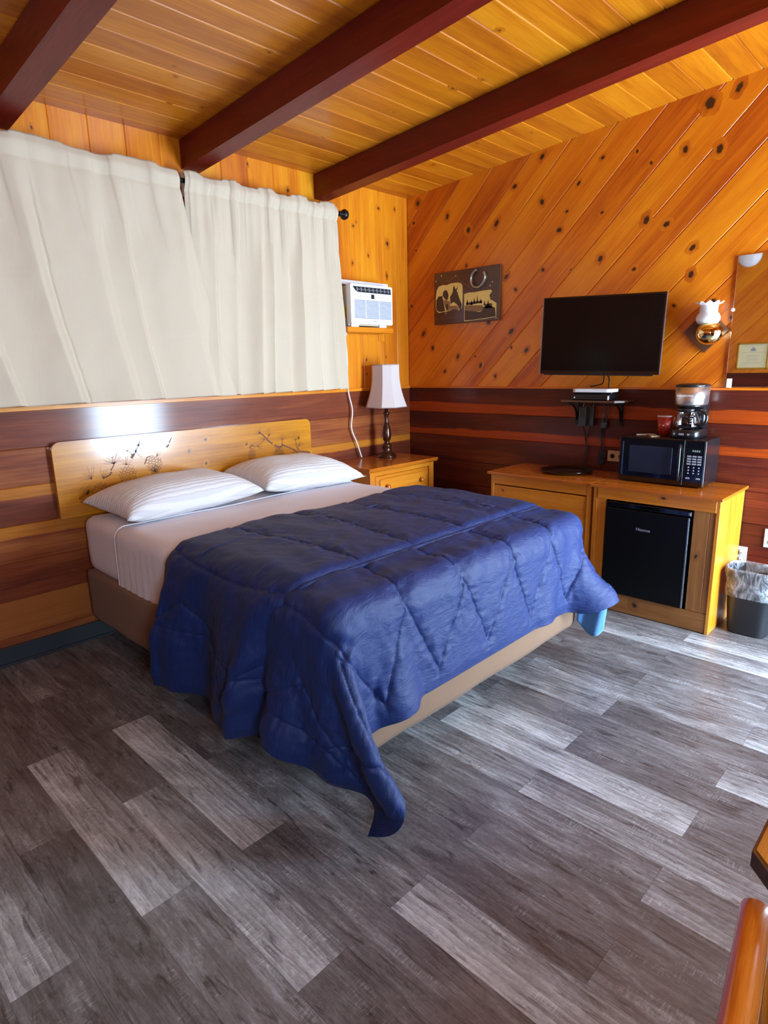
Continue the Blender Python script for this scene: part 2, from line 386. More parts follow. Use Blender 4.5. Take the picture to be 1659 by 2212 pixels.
# ---------------------------------------------------------------- board cladding
def clip_half(poly, fn):
    out = []
    for i in range(len(poly)):
        a, b = poly[i], poly[(i + 1) % len(poly)]; fa, fb = fn(a), fn(b)
        if fa >= 0: out.append(a)
        if (fa >= 0) != (fb >= 0):
            t = fa / (fa - fb); out.append((a[0] + (b[0] - a[0]) * t, a[1] + (b[1] - a[1]) * t))
    return out
def boards(mb, region, to3, ang, pitch, off, g=.004, depth=.005, mi=0, edges=None, tones=None, saps=None, vflip=False):
    """strips at angle ang (radians) over a convex region; to3(u, v, d): d = how far the surface lies back"""
    ca, sa = math.cos(ang), math.sin(ang)
    S = [-p[0] * sa + p[1] * ca for p in region]
    if edges is None:
        k0 = math.floor((min(S) - off) / pitch); k1 = math.ceil((max(S) - off) / pitch)
        edges = [off + pitch * k for k in range(k0, k1 + 1)]
    for n, (s0, s1) in enumerate(zip(edges[:-1], edges[1:])):
        uo, vo = random.random() * 30, random.random() * 30; tone = tones[n] if tones else random.uniform(.1, .9)
        sap = saps[n] if saps else 0
        for (a, b, da, db) in ((s0, s0 + g, depth, 0), (s0 + g, s1 - g, 0, 0), (s1 - g, s1, 0, depth)):
            poly = clip_half(region, lambda p: (-p[0] * sa + p[1] * ca) - a)
            if len(poly) < 3: continue
            poly = clip_half(poly, lambda p: b - (-p[0] * sa + p[1] * ca))
            if len(poly) < 3: continue
            pts, uv, bd = [], [], []
            for p in poly:
                s_ = -p[0] * sa + p[1] * ca; t = (s_ - a) / (b - a)
                pts.append(to3(p[0], p[1], da + (db - da) * t)); uv.append((p[0] * ca + p[1] * sa + uo, s_ + vo))
                bd.append((tone, (s_ - s0) / (s1 - s0), sap, 0))
            mb.face(pts, uv, mi, bd)
def knot(mb, u, v, to3, ang, size, mi=0, tone=.5, aspect=1.35, deep=1.0):
    """an oval patch 0.4 mm proud of the board, dark in the middle and board-coloured at its rim"""
    ca, sa = math.cos(ang), math.sin(ang); n = 18; rk = size * 2.1; off = random.random() * 20
    ring = []
    for k in range(n):
        a = 2 * PI * k / n; rr = rk * (1 + .16 * math.sin(2 * a + off) + .08 * math.sin(5 * a + off))
        x, y = rr * aspect * math.cos(a), rr * math.sin(a); ring.append((x, y))
    for k in range(n):
        a, b = ring[k], ring[(k + 1) % n]; tri = [(0, 0), a, b]
        pts = [to3(u + x * ca - y * sa, v + x * sa + y * ca, -.0006) for x, y in tri]
        uv = [((u * ca + v * sa) + x + off, y + off) for x, y in tri]
        mb.face(pts, uv, mi, [(tone, .5, 0, deep), (tone, .5, 0, 0), (tone, .5, 0, 0)])

CEIL = lambda x: 2.80 + .063 * x
XMAX = ROOM_X
# floor ------------------------------------------------------------------
mb = MB(); PW = .167; Y0 = -2.955
light = {(-1, 1.035): .93, (-2, 1.54): .80, (-3, 1.035): .88, (-5, 1.035): .72, (0, 2.53): .82, (5, 2.04): .95, (4, 2.53): .72, (6, 1.54): .85, (6, .53): .7,
         (7, 3.04): .78, (3, 3.04): .66, (11, 1.54): .86, (11, 2.54): .35, (13, 2.04): .8, (10, 3.04): .7, (9, 3.04): .72, (14, 2.54): .8, (3, 2.04): .45, (8, 1.54): .62,
         (4, 1.54): .66, (9, 2.04): .6, (10, 2.53): .55, (-4, .53): .45, (1, 1.035): .35, (1, 2.04): .30, (2, 2.53): .42, (-1, .03): .3, (-4, 1.54): .3, (-5, .03): .35, (-2, .53): .35}
for k in range(-11, 18):
    y0 = Y0 + PW * k; y1 = y0 + PW
    st = .53 if k % 2 == 0 else .033
    j = -2
    while st + j * 1.005 < XMAX:
        x0 = st + j * 1.005; x1 = x0 + 1.005; j += 1
        tone = random.uniform(.30, .50)
        for (kk, xx), tv in light.items():
            if kk == k and abs(xx - x0) < .08: tone = tv
        a, b = max(x0, 0), min(x1, XMAX); c, d = max(y0, ROOM_Y), min(y1, 0)
        if a >= b or c >= d: continue
        uo, vo = random.random() * 40, random.random() * 40
        g = .0006
        mb.face([(a, c + g, 0), (b - g, c + g, 0), (b - g, d, 0), (a, d, 0)], [(a - x0 + uo, c - y0 + vo), (b - x0 + uo, c - y0 + vo), (b - x0 + uo, d - y0 + vo), (a - x0 + uo, d - y0 + vo)], 0, [(tone, 0, 0, 0), (tone, 0, 0, 0), (tone, 1, 0, 0), (tone, 1, 0, 0)])
mb.box((0, ROOM_Y, -.05), (XMAX, 0, -.001), mi=1)
struct(mb, 'floor', ['floor', 'dark'])
# ceiling ----------------------------------------------------------------
mb = MB(); t3 = lambda u, v, d: (u, v, CEIL(u) + d)
boards(mb, [(0, ROOM_Y), (XMAX, ROOM_Y), (XMAX, 0), (0, 0)], t3, PI / 2, .1407, -1.209 - .1407 * 30, g=.005, depth=.006)
for (x, y, s) in ((.42, -2.05, .014), (.36, -2.2, .008), (.62, -2.3, .008), (1.05, -2.08, .012), (.7, -2.0, .008), (.98, -1.2, .012), (.5, -1.3, .009), (.45, -1.75, .008),
                  (1.35, -1.15, .014), (1.5, -1.1, .010), (1.0, -.45, .01), (.6, -.4, .012), (.85, -.55, .008), (1.3, -.3, .009), (.25, -.5, .009), (1.75, -.35, .008), (.7, -2.35, .01), (1.8, -1.4, .012)):
    knot(mb, x, y, t3, PI / 2, s * .85, deep=.72)
mb.prism([(-.15, CEIL(-.15) + .0065), (XMAX + .15, CEIL(XMAX + .15) + .0065), (XMAX + .15, CEIL(XMAX + .15) + .12), (-.15, CEIL(-.15) + .12)], ROOM_Y - .15, .15, 'xz', mi=1)
struct(mb, 'ceiling', ['pine_ceiling', 'groove'])
# left wall --------------------------------------------------------------
mb = MB(); t3 = lambda u, v, d: (-d, u, v)
ye = [-.138 - .1948 * k for k in range(24)][::-1] + [0]
ye[0] = ROOM_Y
boards(mb, [(ROOM_Y, 1.33), (0, 1.33), (0, 2.80), (ROOM_Y, 2.80)], t3, PI / 2, 1, 0, g=.004, depth=.004, edges=[-y for y in ye[::-1]])
for (y, z, s) in ((-.33, 2.68, .012), (-.15, 2.70, .009), (-.24, 2.44, .017), (-.60, 2.52, .009), (-.57, 2.55, .006), (-.45, 2.33, .008), (-.62, 2.26, .009), (-.25, 2.20, .010),
                  (-.33, 1.72, .007), (-.5, 1.56, .008), (-.28, 1.58, .008), (-.5, 1.45, .006), (-1.19, 2.66, .012), (-2.75, 2.68, .008), (-1.5, 2.76, .008)):
    knot(mb, y, z, t3, PI / 2, s, aspect=1.5, deep=.85)
E_L = [0, .142, .34, .54, .735, .935, 1.13, 1.325]
boards(mb, [(ROOM_Y, 0), (0, 0), (0, 1.325), (ROOM_Y, 1.325)], t3, 0, 1, 0, g=.003, depth=.004, mi=1, edges=E_L,
       tones=[.45, .10, .60, .38, .72, .42, .62], saps=[0, 0, 0, -.36, -.26, 0, 0])
mb.box((-.15, ROOM_Y - .15, -.05), (-.0055, .15, 2.80), mi=2)
struct(mb, 'wall_left', ['pine_left', 'cedar', 'groove'])
# sapwood stripes along the wainscot boards are bands of their own colour (top edge of the board)
mb = MB(); mb.box((-.002, ROOM_Y, 1.322), (.014, -.001, 1.345), 'y', tone=.4)
struct(mb, 'trim_1', ['pine_left'], bevel=.002)
mb = MB(); mb.box((0, ROOM_Y, 0), (.012, -.012, .10), 'y'); mb.box((0, ROOM_Y, 0), (.022, -.012, .012), 'y')
struct(mb, 'baseboard_left', ['vinyl'], bevel=.004)
# back (television) wall -------------------------------------------------
mb = MB(); t3 = lambda u, v, d: (u, d, v)
a45 = PI / 4
boards(mb, [(0, 1.333), (XMAX, 1.333), (XMAX, CEIL(XMAX)), (0, CEIL(0))], t3, a45, .1962, (1.333 - .134) / math.sqrt(2), g=.0045, depth=.005)
K = [(1.202, 2.832, 12), (.997, 2.693, 13), (1.213, 2.555, 12), (1.348, 2.359, 12), (1.399, 2.464, 8), (1.473, 2.617, 10), (1.627, 2.732, 7), (1.641, 2.416, 8), (1.929, 2.635, 8), (1.841, 2.717, 8),
     (2.119, 2.663, 12), (1.925, 2.325, 16), (2.045, 2.283, 12), (1.646, 2.143, 12), (1.869, 2.054, 10), (2.203, 2.132, 13), (2.231, 2.866, 19), (2.37, 2.902, 14), (2.301, 2.623, 16), (1.237, 2.124, 9),
     (1.445, 2.099, 5), (2.207, 1.985, 12), (.115, 2.744, 15), (.408, 2.601, 12), (.605, 2.475, 15), (.853, 2.481, 15), (.69, 2.349, 9), (.068, 2.609, 9), (.091, 2.403, 6), (.945, 2.112, 11), (.038, 1.983, 10),
     (.162, 1.758, 15), (.259, 1.643, 12), (.514, 1.569, 13), (.385, 1.457, 9), (.678, 1.566, 6), (.731, 1.496, 11), (.997, 1.733, 14), (.798, 1.805, 12), (.866, 1.416, 10), (1.024, 2.017, 9), (.59, 2.229, 8),
     (1.127, 1.596, 13), (2.339, 1.826, 11), (2.125, 1.819, 8), (2.446, 1.729, 8), (2.7, 2.2, 12), (2.9, 2.6, 12), (1.0, 1.62, 6), (.32, 2.05, 7)]
for x, z, s in K: knot(mb, x, z, t3, a45 + .25, s * .001 * (1.15 + .35 * ((s * 7) % 5) / 5), aspect=1.1 + .1 * (s % 4))
E_B = [0, .175, .37, .56, .75, .946, 1.133, 1.330]
boards(mb, [(0, 0), (XMAX, 0), (XMAX, 1.330), (0, 1.330)], t3, 0, 1, 0, g=.003, depth=.004, mi=1, edges=E_B, tones=[.6, .55, .62, .55, .5, .6, .6], saps=[0, 0, 0, 0, 0, .30, .40])
mb.prism([(-.15, -.05), (XMAX + .15, -.05), (XMAX + .15, CEIL(XMAX + .15)), (-.15, CEIL(-.15))], .0065, .15, 'xz', mi=2)
struct(mb, 'wall_back', ['pine_wall', 'cedar_dark', 'groove'])
mb = MB(); mb.box((0, -.010, 1.326), (XMAX, 0, 1.340), 'x', tone=.7)
struct(mb, 'trim_2', ['pine_wall'], bevel=.002)
mb = MB(); mb.box((.012, -.012, 0), (XMAX, 0, .10), 'x'); struct(mb, 'baseboard_back', ['vinyl'], bevel=.004)
# wall behind the camera, seen in the mirror ------------------------------
mb = MB(); t3 = lambda u, v, d: (u, ROOM_Y - d, v)
boards(mb, [(0, 1.333), (XMAX, 1.333), (XMAX, CEIL(XMAX)), (0, CEIL(0))], t3, a45, .1962, .35, g=.004, depth=.005)
for _ in range(26): knot(mb, random.uniform(.2, 4.3), random.uniform(1.45, 2.8), t3, a45, random.uniform(.008, .016))
boards(mb, [(0, 0), (XMAX, 0), (XMAX, 1.333), (0, 1.333)], t3, 0, 1, 0, g=.003, depth=.004, mi=1, edges=E_B[:-1] + [1.333], tones=[.6] * 7, saps=[0, 0, 0, .2, 0, .3, 0])
mb.prism([(-.15, -.05), (XMAX + .15, -.05), (XMAX + .15, CEIL(XMAX + .15)), (-.15, CEIL(-.15))], ROOM_Y - .15, ROOM_Y - .0065, 'xz', mi=2)
struct(mb, 'wall_front', ['pine_wall', 'cedar_dark', 'groove'])
# right wall with the open doorway and an added fill window ---------------------------
mb = MB()
def rwall(y0, y1, z0, z1, mi):
    t3 = lambda u, v, d: (ROOM_X + d, u, v)
    if mi == 0: boards(mb, [(y0, z0), (y1, z0), (y1, z1), (y0, z1)], t3, PI / 2, .195, 0, g=.004, depth=.004)
    else: boards(mb, [(y0, z0), (y1, z0), (y1, z1), (y0, z1)], t3, 0, 1, 0, g=.003, depth=.004, mi=1, edges=[e for e in E_B[:-1] + [1.333]])
H = CEIL(XMAX) + .004
for (y0, y1, z0, z1) in ((ROOM_Y, FILL_WIN[0], 0, H), (FILL_WIN[0], FILL_WIN[1], 0, FILL_WIN[2]), (FILL_WIN[0], FILL_WIN[1], FILL_WIN[3], H), (FILL_WIN[1], DOOR[0], 0, H), (DOOR[0], DOOR[1], DOOR[2], H), (DOOR[1], 0, 0, H)):
    if z0 < 1.333: rwall(y0, y1, z0, min(z1, 1.333), 1)
    if z1 > 1.333: rwall(y0, y1, max(z0, 1.333), z1, 0)
    mb.box((ROOM_X + .005, y0, z0), (ROOM_X + .10, y1, z1), mi=0)
struct(mb, 'wall_right', ['pine_left', 'cedar_dark'])
def frame(name, y0, y1, z0, z1, sill):
    mb = MB(); w = .08
    mb.box((ROOM_X - .02, y0 - w, z0 if not sill else z0 - w), (ROOM_X + .1, y0, z1 + w), 'z'); mb.box((ROOM_X - .02, y1, z0 if not sill else z0 - w), (ROOM_X + .1, y1 + w, z1 + w), 'z')
    mb.box((ROOM_X - .02, y0, z1), (ROOM_X + .1, y1, z1 + w), 'y')
    if sill:
        mb.box((ROOM_X - .03, y0, z0 - .05), (ROOM_X + .1, y1, z0), 'y'); mb.box((ROOM_X + .03, (y0 + y1) / 2 - .02, z0), (ROOM_X + .07, (y0 + y1) / 2 + .02, z1), 'z')
    return struct(mb, name, ['white_wall'], bevel=.003)
frame('door_1', DOOR[0], DOOR[1], 0, DOOR[2], False); frame('fill_window_1', FILL_WIN[0], FILL_WIN[1], FILL_WIN[2], FILL_WIN[3], True)  # the window is an unseen addition that lets in extra daylight

# ---------------------------------------------------------------- beams
BEAMS = [(-1.959, -1.845, 'middle of the three dark red ceiling beams, its end above the gap between the curtains', 0),
         (-.963, -.852, 'dark red ceiling beam nearest the television wall, ending above the curtain rod finial', 0),
         (-2.975, -2.857, 'dark red ceiling beam at the top left corner of the photo', 0)]
for y0, y1, lab, _ in BEAMS:
    mb = MB(); off = random.random() * 9; L = XMAX
    prof = [(0, CEIL(0) - .005), (XMAX, CEIL(XMAX) - .005), (XMAX, CEIL(XMAX) - .157), (0, CEIL(0) - .157)]
    mb.prism(prof, y0, y1, 'xz', grain=0, tone=.5)
    o = mb.build('ceiling_beam', ['beam'], bevel=.004, loc=(0, (y0 + y1) / 2, CEIL(0) - .157))
    tag(o, lab, 'beam', 'dark red beams under the ceiling')

# ---------------------------------------------------------------- bed
BX0, BX1, BY0, BY1 = .06, 2.14, -2.80, -1.14
ZT = .74
bed = empty('bed', (1.1, -1.97, 0)); tag(bed, 'double bed with white mattress and taupe covered base under the blue comforter', 'bed')
def rbox(x0, x1, y0, y1, z0, z1, r, n=10, wav=0):
    """rounded box as a dense skin"""
    mb = MB(); nx, ny, nz = 44, 36, 10
    def rnd(p):
        c = Vector((min(max(p[0], x0 + r), x1 - r), min(max(p[1], y0 + r), y1 - r), min(max(p[2], z0 + r), z1 - r)))
        d = Vector(p) - c
        q = c + d.normalized() * r if d.length > 1e-9 else Vector(p)
        if wav: q += d.normalized() * wav * mnoise.noise(Vector((q.x * 5, q.y * 5, q.z * 9)))
        return q
    import itertools
    def grid(f, na, nb, uvf):
        V = [[rnd(f(i / na, j / nb)) for j in range(nb + 1)] for i in range(na + 1)]
        vs = [p for r_ in V for p in r_]
        fs = [(i * (nb + 1) + j, (i + 1) * (nb + 1) + j, (i + 1) * (nb + 1) + j + 1, i * (nb + 1) + j + 1) for i in range(na) for j in range(nb)]
        mb.add(vs, fs, uvf=uvf, sm=True)
    lx = lambda t: x0 + (x1 - x0) * t; ly = lambda t: y0 + (y1 - y0) * t; lz = lambda t: z0 + (z1 - z0) * t
    grid(lambda a, b: (lx(a), ly(b), z1), nx, ny, lambda p: (p[1], p[0])); grid(lambda a, b: (lx(a), ly(1 - b), z0), nx, ny, lambda p: (p[1], p[0]))
    grid(lambda a, b: (lx(a), y0, lz(b)), nx, nz, lambda p: (p[2], p[0])); grid(lambda a, b: (lx(1 - a), y1, lz(b)), nx, nz, lambda p: (p[2], p[0]))
    grid(lambda a, b: (x1, ly(a), lz(b)), ny, nz, lambda p: (p[1], p[2])); grid(lambda a, b: (x0, ly(1 - a), lz(b)), ny, nz, lambda p: (p[1], p[2]))
    return mb
mt = rbox(BX0, BX1, BY0 + .01, BY1 - .01, .43, ZT, .055, wav=.004).build('mattress', ['sheet'], bed, merge=True)
rbox(BX0 + .0, BX1 + .02, BY0 - .01, BY1 + .01, .155, .445, .02, wav=.006).build('covered_base', ['skirt'], bed, merge=True)
mb = MB()
for x in (.25, 1.1, 1.9):
    for y in (BY0 + .35, (BY0 + BY1) / 2, BY1 - .35): mb.box((x - .025, y - .025, 0), (x + .025, y + .025, .156), 'z')
mb.box((.2, BY0 + .3, .12), (1.95, BY0 + .4, .156)); mb.box((.2, BY1 - .4, .12), (1.95, BY1 - .3, .156))
mb.build('steel_frame', ['black_metal'], bed)
# top sheet: follows the mattress profile, folded edge with white piping at x = .50
def prof_y(s, off, w0=BY0 + .01, w1=BY1 - .01, r=.055, zt=ZT):
    """s = arc length from the top centre line towards -y (negative) or +y; returns (y, z, ny, nz)"""
    half = (w1 - w0) / 2; c = (w0 + w1) / 2; sg = 1 if s > 0 else -1; a = abs(s); R = r + off
    flat = half - r
    if a <= flat: return c + sg * a, zt + off, 0, 1
    a -= flat; q = R * PI / 2
    if a <= q:
        t = a / R; return c + sg * (flat + R * math.sin(t)), zt - r + R * math.cos(t), sg * math.sin(t), math.cos(t)
    return c + sg * (flat + R), zt - r - (a - q), sg, 0
mb = MB(); nx, ns = 40, 90; V = []
smax = (BY1 - BY0) / 2 + .30
for i in range(nx + 1):
    for j in range(ns + 1):
        s = -smax + 2 * smax * j / ns; y, z, ny, nz = prof_y(s, .006)
        dr = max(0, abs(s) - .80); x = .505 + (1.45 - .505) * i / nx - (.03 * dr + .012 * math.sin(s * 5)) * (1 - i / nx)
        w = .004 * mnoise.noise(Vector((x * 7, s * 4, 1))) + .003 * math.sin(x * 90 + 6 * mnoise.noise(Vector((x * 3, 0, 3)))) * min(dr * 4, 1)
        V.append((x, y + ny * w, z + nz * w))
F = [(i * (ns + 1) + j, (i + 1) * (ns + 1) + j, (i + 1) * (ns + 1) + j + 1, i * (ns + 1) + j + 1) for i in range(nx) for j in range(ns)]
mb.add(V, F, uvf=lambda p: (p[1] + p[2], p[0]), sm=True)
ts = mb.build('top_sheet', ['sheet'], solid=.003, loc=(1.0, -1.97, ZT)); tag(ts, 'white striped top sheet stretched over the mattress below the pillows', 'sheet')
mb = MB(); mb.tube([(V[j][0] - .002, V[j][1], V[j][2] + .002) for j in range(ns + 1)], .0055, 8)
mb.build('piping_edge', ['piping'], ts)

# pillows
def pillow(name, cx, cy, cz, LX, LY, HH, rz, lab, seed, tilt=(0, 0)):
    mb = MB(); n = 48; m = 30
    def pt(u, v, side):
        ru = 1 - abs(u) ** 3.2; rv = 1 - abs(v) ** 3.2
        t = max(ru, 0) ** .48 * max(rv, 0) ** .48
        x = v * LX / 2 * (1 - .07 * (1 - u * u)); y = u * LY / 2 * (1 - .07 * (1 - v * v))
        ear = (abs(u) * abs(v)) ** 6; x *= 1 + .05 * ear; y *= 1 + .05 * ear
        z = t * HH * (.62 if side > 0 else .38) * side
        z += .010 * mnoise.noise(Vector((x * 6, y * 6, seed))) * t
        rad = .006 * math.sin(14 * math.atan2(v, u) * 2 + seed) * (max(abs(u), abs(v)) ** 6) * t
        return Vector((x, y, z + rad))
    for side in (1, -1):
        Vv = [pt(-1 + 2 * i / n, -1 + 2 * j / m, side) for i in range(n + 1) for j in range(m + 1)]
        Fv = [(i * (m + 1) + j, (i + 1) * (m + 1) + j, (i + 1) * (m + 1) + j + 1, i * (m + 1) + j + 1) for i in range(n) for j in range(m)]
        if side > 0: Fv = [f[::-1] for f in Fv]
        mb.add(Vv, Fv, uvf=lambda p: (p[1], p[0]), sm=True)
    mat = Matrix.Translation((cx, cy, cz)) @ Matrix.Rotation(rz, 4, 'Z') @ Matrix.Rotation(tilt[0], 4, 'Y') @ Matrix.Rotation(tilt[1], 4, 'X')
    o = mb.build(name, ['pillow'], local=True, merge=True); o.matrix_world = mat
    tag(o, lab, 'pillow', 'white pillows at the head of the bed')
    return o
pillow('pillow',   .335, -2.36, ZT + .080, .50, .82, .195, .06, 'white striped pillow at the near left end of the bed head', 1.3, (.06, .02))
pillow('pillow', .335, -1.52, ZT + .085, .50, .76, .19, -.04, 'white striped pillow beside the nightstand, right one of the two', 4.1, (.10, -.03))

# ---------------------------------------------------------------- comforter (cloth relaxed over the bed with simple constraints)
def smoothstep(x): x = np.clip(x, 0, 1); return x * x * (3 - 2 * x)
def drape():
    h = .03
    xs = np.arange(1.20, BX1 + .45, h); ys = np.arange(BY0 - .50, BY1 + .32, h)
    nx, ny = len(xs), len(ys)
    X, Y = np.meshgrid(xs, ys, indexing='ij')
    P = np.stack([X, Y, np.full_like(X, ZT + .03)], -1)
    rng = np.random.RandomState(3)
    # gentle start: overhangs bent a little downwards
    ex = np.clip(X - BX1, 0, None); ey0 = np.clip(BY0 - Y, 0, None); ey1 = np.clip(Y - BY1, 0, None)
    P[..., 2] -= .5 * np.sqrt(ex ** 2 + ey0 ** 2 + ey1 ** 2)
    P[..., 0] -= .13 * ex; P[..., 1] += .13 * ey0 - .13 * ey1
    P[..., 1] += .01 * np.sin(X * 9 + 2) * (ey0 > 0); P[..., 0] += .012 * np.sin(Y * 7.5 + 1) * (ex > 0)
    # natural narrowing at the hem
    pin = (X < 2.0) & (Y > BY0 + .08) & (Y < BY1 - .06)
    w = np.where(pin, 0.0, 1.0)[..., None]
    prev = P.copy()
    def con(A, B, L, k):
        pa, pb = P[A], P[B]; d = pb - pa; l = np.linalg.norm(d, axis=-1, keepdims=True) + 1e-9
        wa, wb = w[A], w[B]; ws = wa + wb; ws = np.where(ws == 0, 1, ws)
        c = d * ((l - L) / l) * k / ws
        P[A] += c * wa; P[B] -= c * wb
    S = slice
    def sets():
        for o in (0, 1):
            n = (nx - 1 - o + 1) // 2; a = S(o, o + 2 * n, 2)
            A = np.arange(o, nx - 1, 2); yield (np.ix_(A, range(ny)), np.ix_(A + 1, range(ny)), h, 1.0)
            A = np.arange(o, ny - 1, 2); yield (np.ix_(range(nx), A), np.ix_(range(nx), A + 1), h, 1.0)
        for ox in (0, 1):
            A = np.arange(ox, nx - 1, 2)
            for oy in (0, 1):
                B = np.arange(oy, ny - 1, 2)
                yield (np.ix_(A, B), np.ix_(A + 1, B + 1), h * 1.41421, .45); yield (np.ix_(A + 1, B), np.ix_(A, B + 1), h * 1.41421, .45)
        for s_ in (4,):
            for o in range(s_ * 2):
                A = np.array([i for i in range(nx - s_) if (i // s_) % 2 == o // s_ and i % s_ == o % s_]);
                if len(A): yield (np.ix_(A, range(ny)), np.ix_(A + s_, range(ny)), h * s_, .16)
                A = np.array([i for i in range(ny - s_) if (i // s_) % 2 == o // s_ and i % s_ == o % s_])
                if len(A): yield (np.ix_(range(nx), A), np.ix_(range(nx), A + s_), h * s_, .16)
    CS = list(sets())
    r = .06; lo = np.array([BX0 + r, BY0 - .012 + r, .1 + r]); hi = np.array([BX1 + .03 - r, BY1 + .012 - r, ZT + .006 - r])
    base = P.copy()
    for it in range(190):
        vel = (P - prev) * (.93 if it < 150 else .8); prev = P.copy()
        P += (vel + np.array([0, 0, -.0022])) * w
        # the near foot corner swings towards the foot side
        cw = smoothstep((X - BX1) / .3) * smoothstep((BY0 - Y) / .3)
        P[..., 1] += .0008 * cw * (it < 140); P[..., 0] += .0013 * cw * (it < 140)
        for rep in range(7):
            for A, B, L, k in CS: con(A, B, L, k)
            c = np.clip(P, lo, hi); d = P - c; dist = np.linalg.norm(d, axis=-1, keepdims=True)
            inside = (dist < r + .008) & (w > 0)
            push = c + d / np.maximum(dist, 1e-6) * (r + .008)
            P[:] = np.where(inside, push, P)
            P[..., 2] = np.maximum(P[..., 2], .012 + .004 * np.sin(X * 20) ** 2)
        con_ = ((dist < r + .012) | (P[..., 2:3] < .02)) & (w > 0)
        prev[:] = np.where(con_, P - (P - prev) * .25, prev)
    for sm in range(3):                     # iron out cell-sized crumples, then rest on the bed again
        Q = P.copy(); Q[1:-1] = .5 * P[1:-1] + .25 * (P[:-2] + P[2:]); P2 = Q.copy(); P2[:, 1:-1] = .5 * Q[:, 1:-1] + .25 * (Q[:, :-2] + Q[:, 2:])
        P[:] = np.where(w > 0, P2, P)
        c = np.clip(P, lo, hi); d = P - c; dist = np.linalg.norm(d, axis=-1, keepdims=True)
        P[:] = np.where((dist < r + .014) & (w > 0), c + d / np.maximum(dist, 1e-6) * (r + .014), P)
        P[..., 2] = np.maximum(P[..., 2], .014)
    cw = smoothstep((X - BX1 + .02) / .42) * smoothstep((Y - BY1 + .08) / .30)     # far foot corner kicks outwards
    P[..., 0] += .10 * cw; P[..., 1] += .05 * cw; P[..., 2] += .16 * cw
    cw = smoothstep((X - BX1 + .02) / .42) * smoothstep((BY0 - Y + .02) / .42)
    P[..., 0] += .01 * cw; P[..., 2] += .04 * cw
    c = np.clip(P, lo, hi); d = P - c; dist = np.linalg.norm(d, axis=-1, keepdims=True)
    P[:] = np.where((dist < r + .020) & (w > 0) & (P[..., 2:3] < ZT - .06), c + d / np.maximum(dist, 1e-6) * (r + .020), P)
    return xs, ys, P
def upsample(P, k):
    def up1(A):
        n = A.shape[0]; idx = np.arange((n - 1) * k + 1) / k; i = np.minimum(idx.astype(int), n - 2); t = (idx - i)[:, None, None]
        p0 = A[np.maximum(i - 1, 0)]; p1 = A[i]; p2 = A[i + 1]; p3 = A[np.minimum(i + 2, n - 1)]
        return .5 * ((2 * p1) + (-p0 + p2) * t + (2 * p0 - 5 * p1 + 4 * p2 - p3) * t * t + (-p0 + 3 * p1 - 3 * p2 + p3) * t ** 3)
    return up1(up1(P).transpose(1, 0, 2)).transpose(1, 0, 2)
def normals(P):
    du = np.gradient(P, axis=0); dv = np.gradient(P, axis=1); n = np.cross(du, dv); return n / (np.linalg.norm(n, axis=-1, keepdims=True) + 1e-9)
def quilt_lines(X, Y, kind):
    """distance to the nearest stitched line: straight runs along the length, a zigzag across them"""
    p = .335; yy = (Y - BY0 + .02) / p
    wob = .022 * np.sin(X * 5 + np.round(yy) * 2.0)
    d1 = np.abs((yy - np.round(yy)) * p + wob)
    tri = lambda q: np.abs(((q) % 2) - 1)                      # 0..1 zigzag of period 2
    z1 = 2.50 - .30 * tri(yy * 2); d2 = np.abs(X - z1) * .72
    z2 = 1.98 + .24 * tri(yy * 2); d3 = np.abs(X - z2) * .76
    d = d2
    if kind == 'main': d1 = np.where(X > z1, 9, d1); d = np.minimum(d, d1)
    else: d = d1
    if kind == 'main':
        b = Y < BY0 - .03
        xx = (X - 1.7) / .36; z3 = BY0 - .22 - .24 * tri(xx); d = np.where(b, np.minimum(d, np.abs(Y - z3) * .7), d)
    else:
        b = Y < BY0 + .12
        xx = (X - 1.1) / .36; z3 = BY0 - .20 - .26 * tri(xx + .3); d = np.where(b, np.minimum(d1, np.abs(Y - z3) * .7), d)
    return d
def fnoise(X, Y, sx, sy, seed, n=14):
    rng = np.random.RandomState(seed); out = np.zeros_like(X)
    for k in range(n):
        a = rng.normal(0, 1, 2); ph = rng.rand() * 6.28; out += np.sin((X * a[0] * sx + Y * a[1] * sy) + ph + 1.5 * np.sin(X * sx * .4 * a[1] + Y * sy * .3 + ph))
    return out / math.sqrt(n)
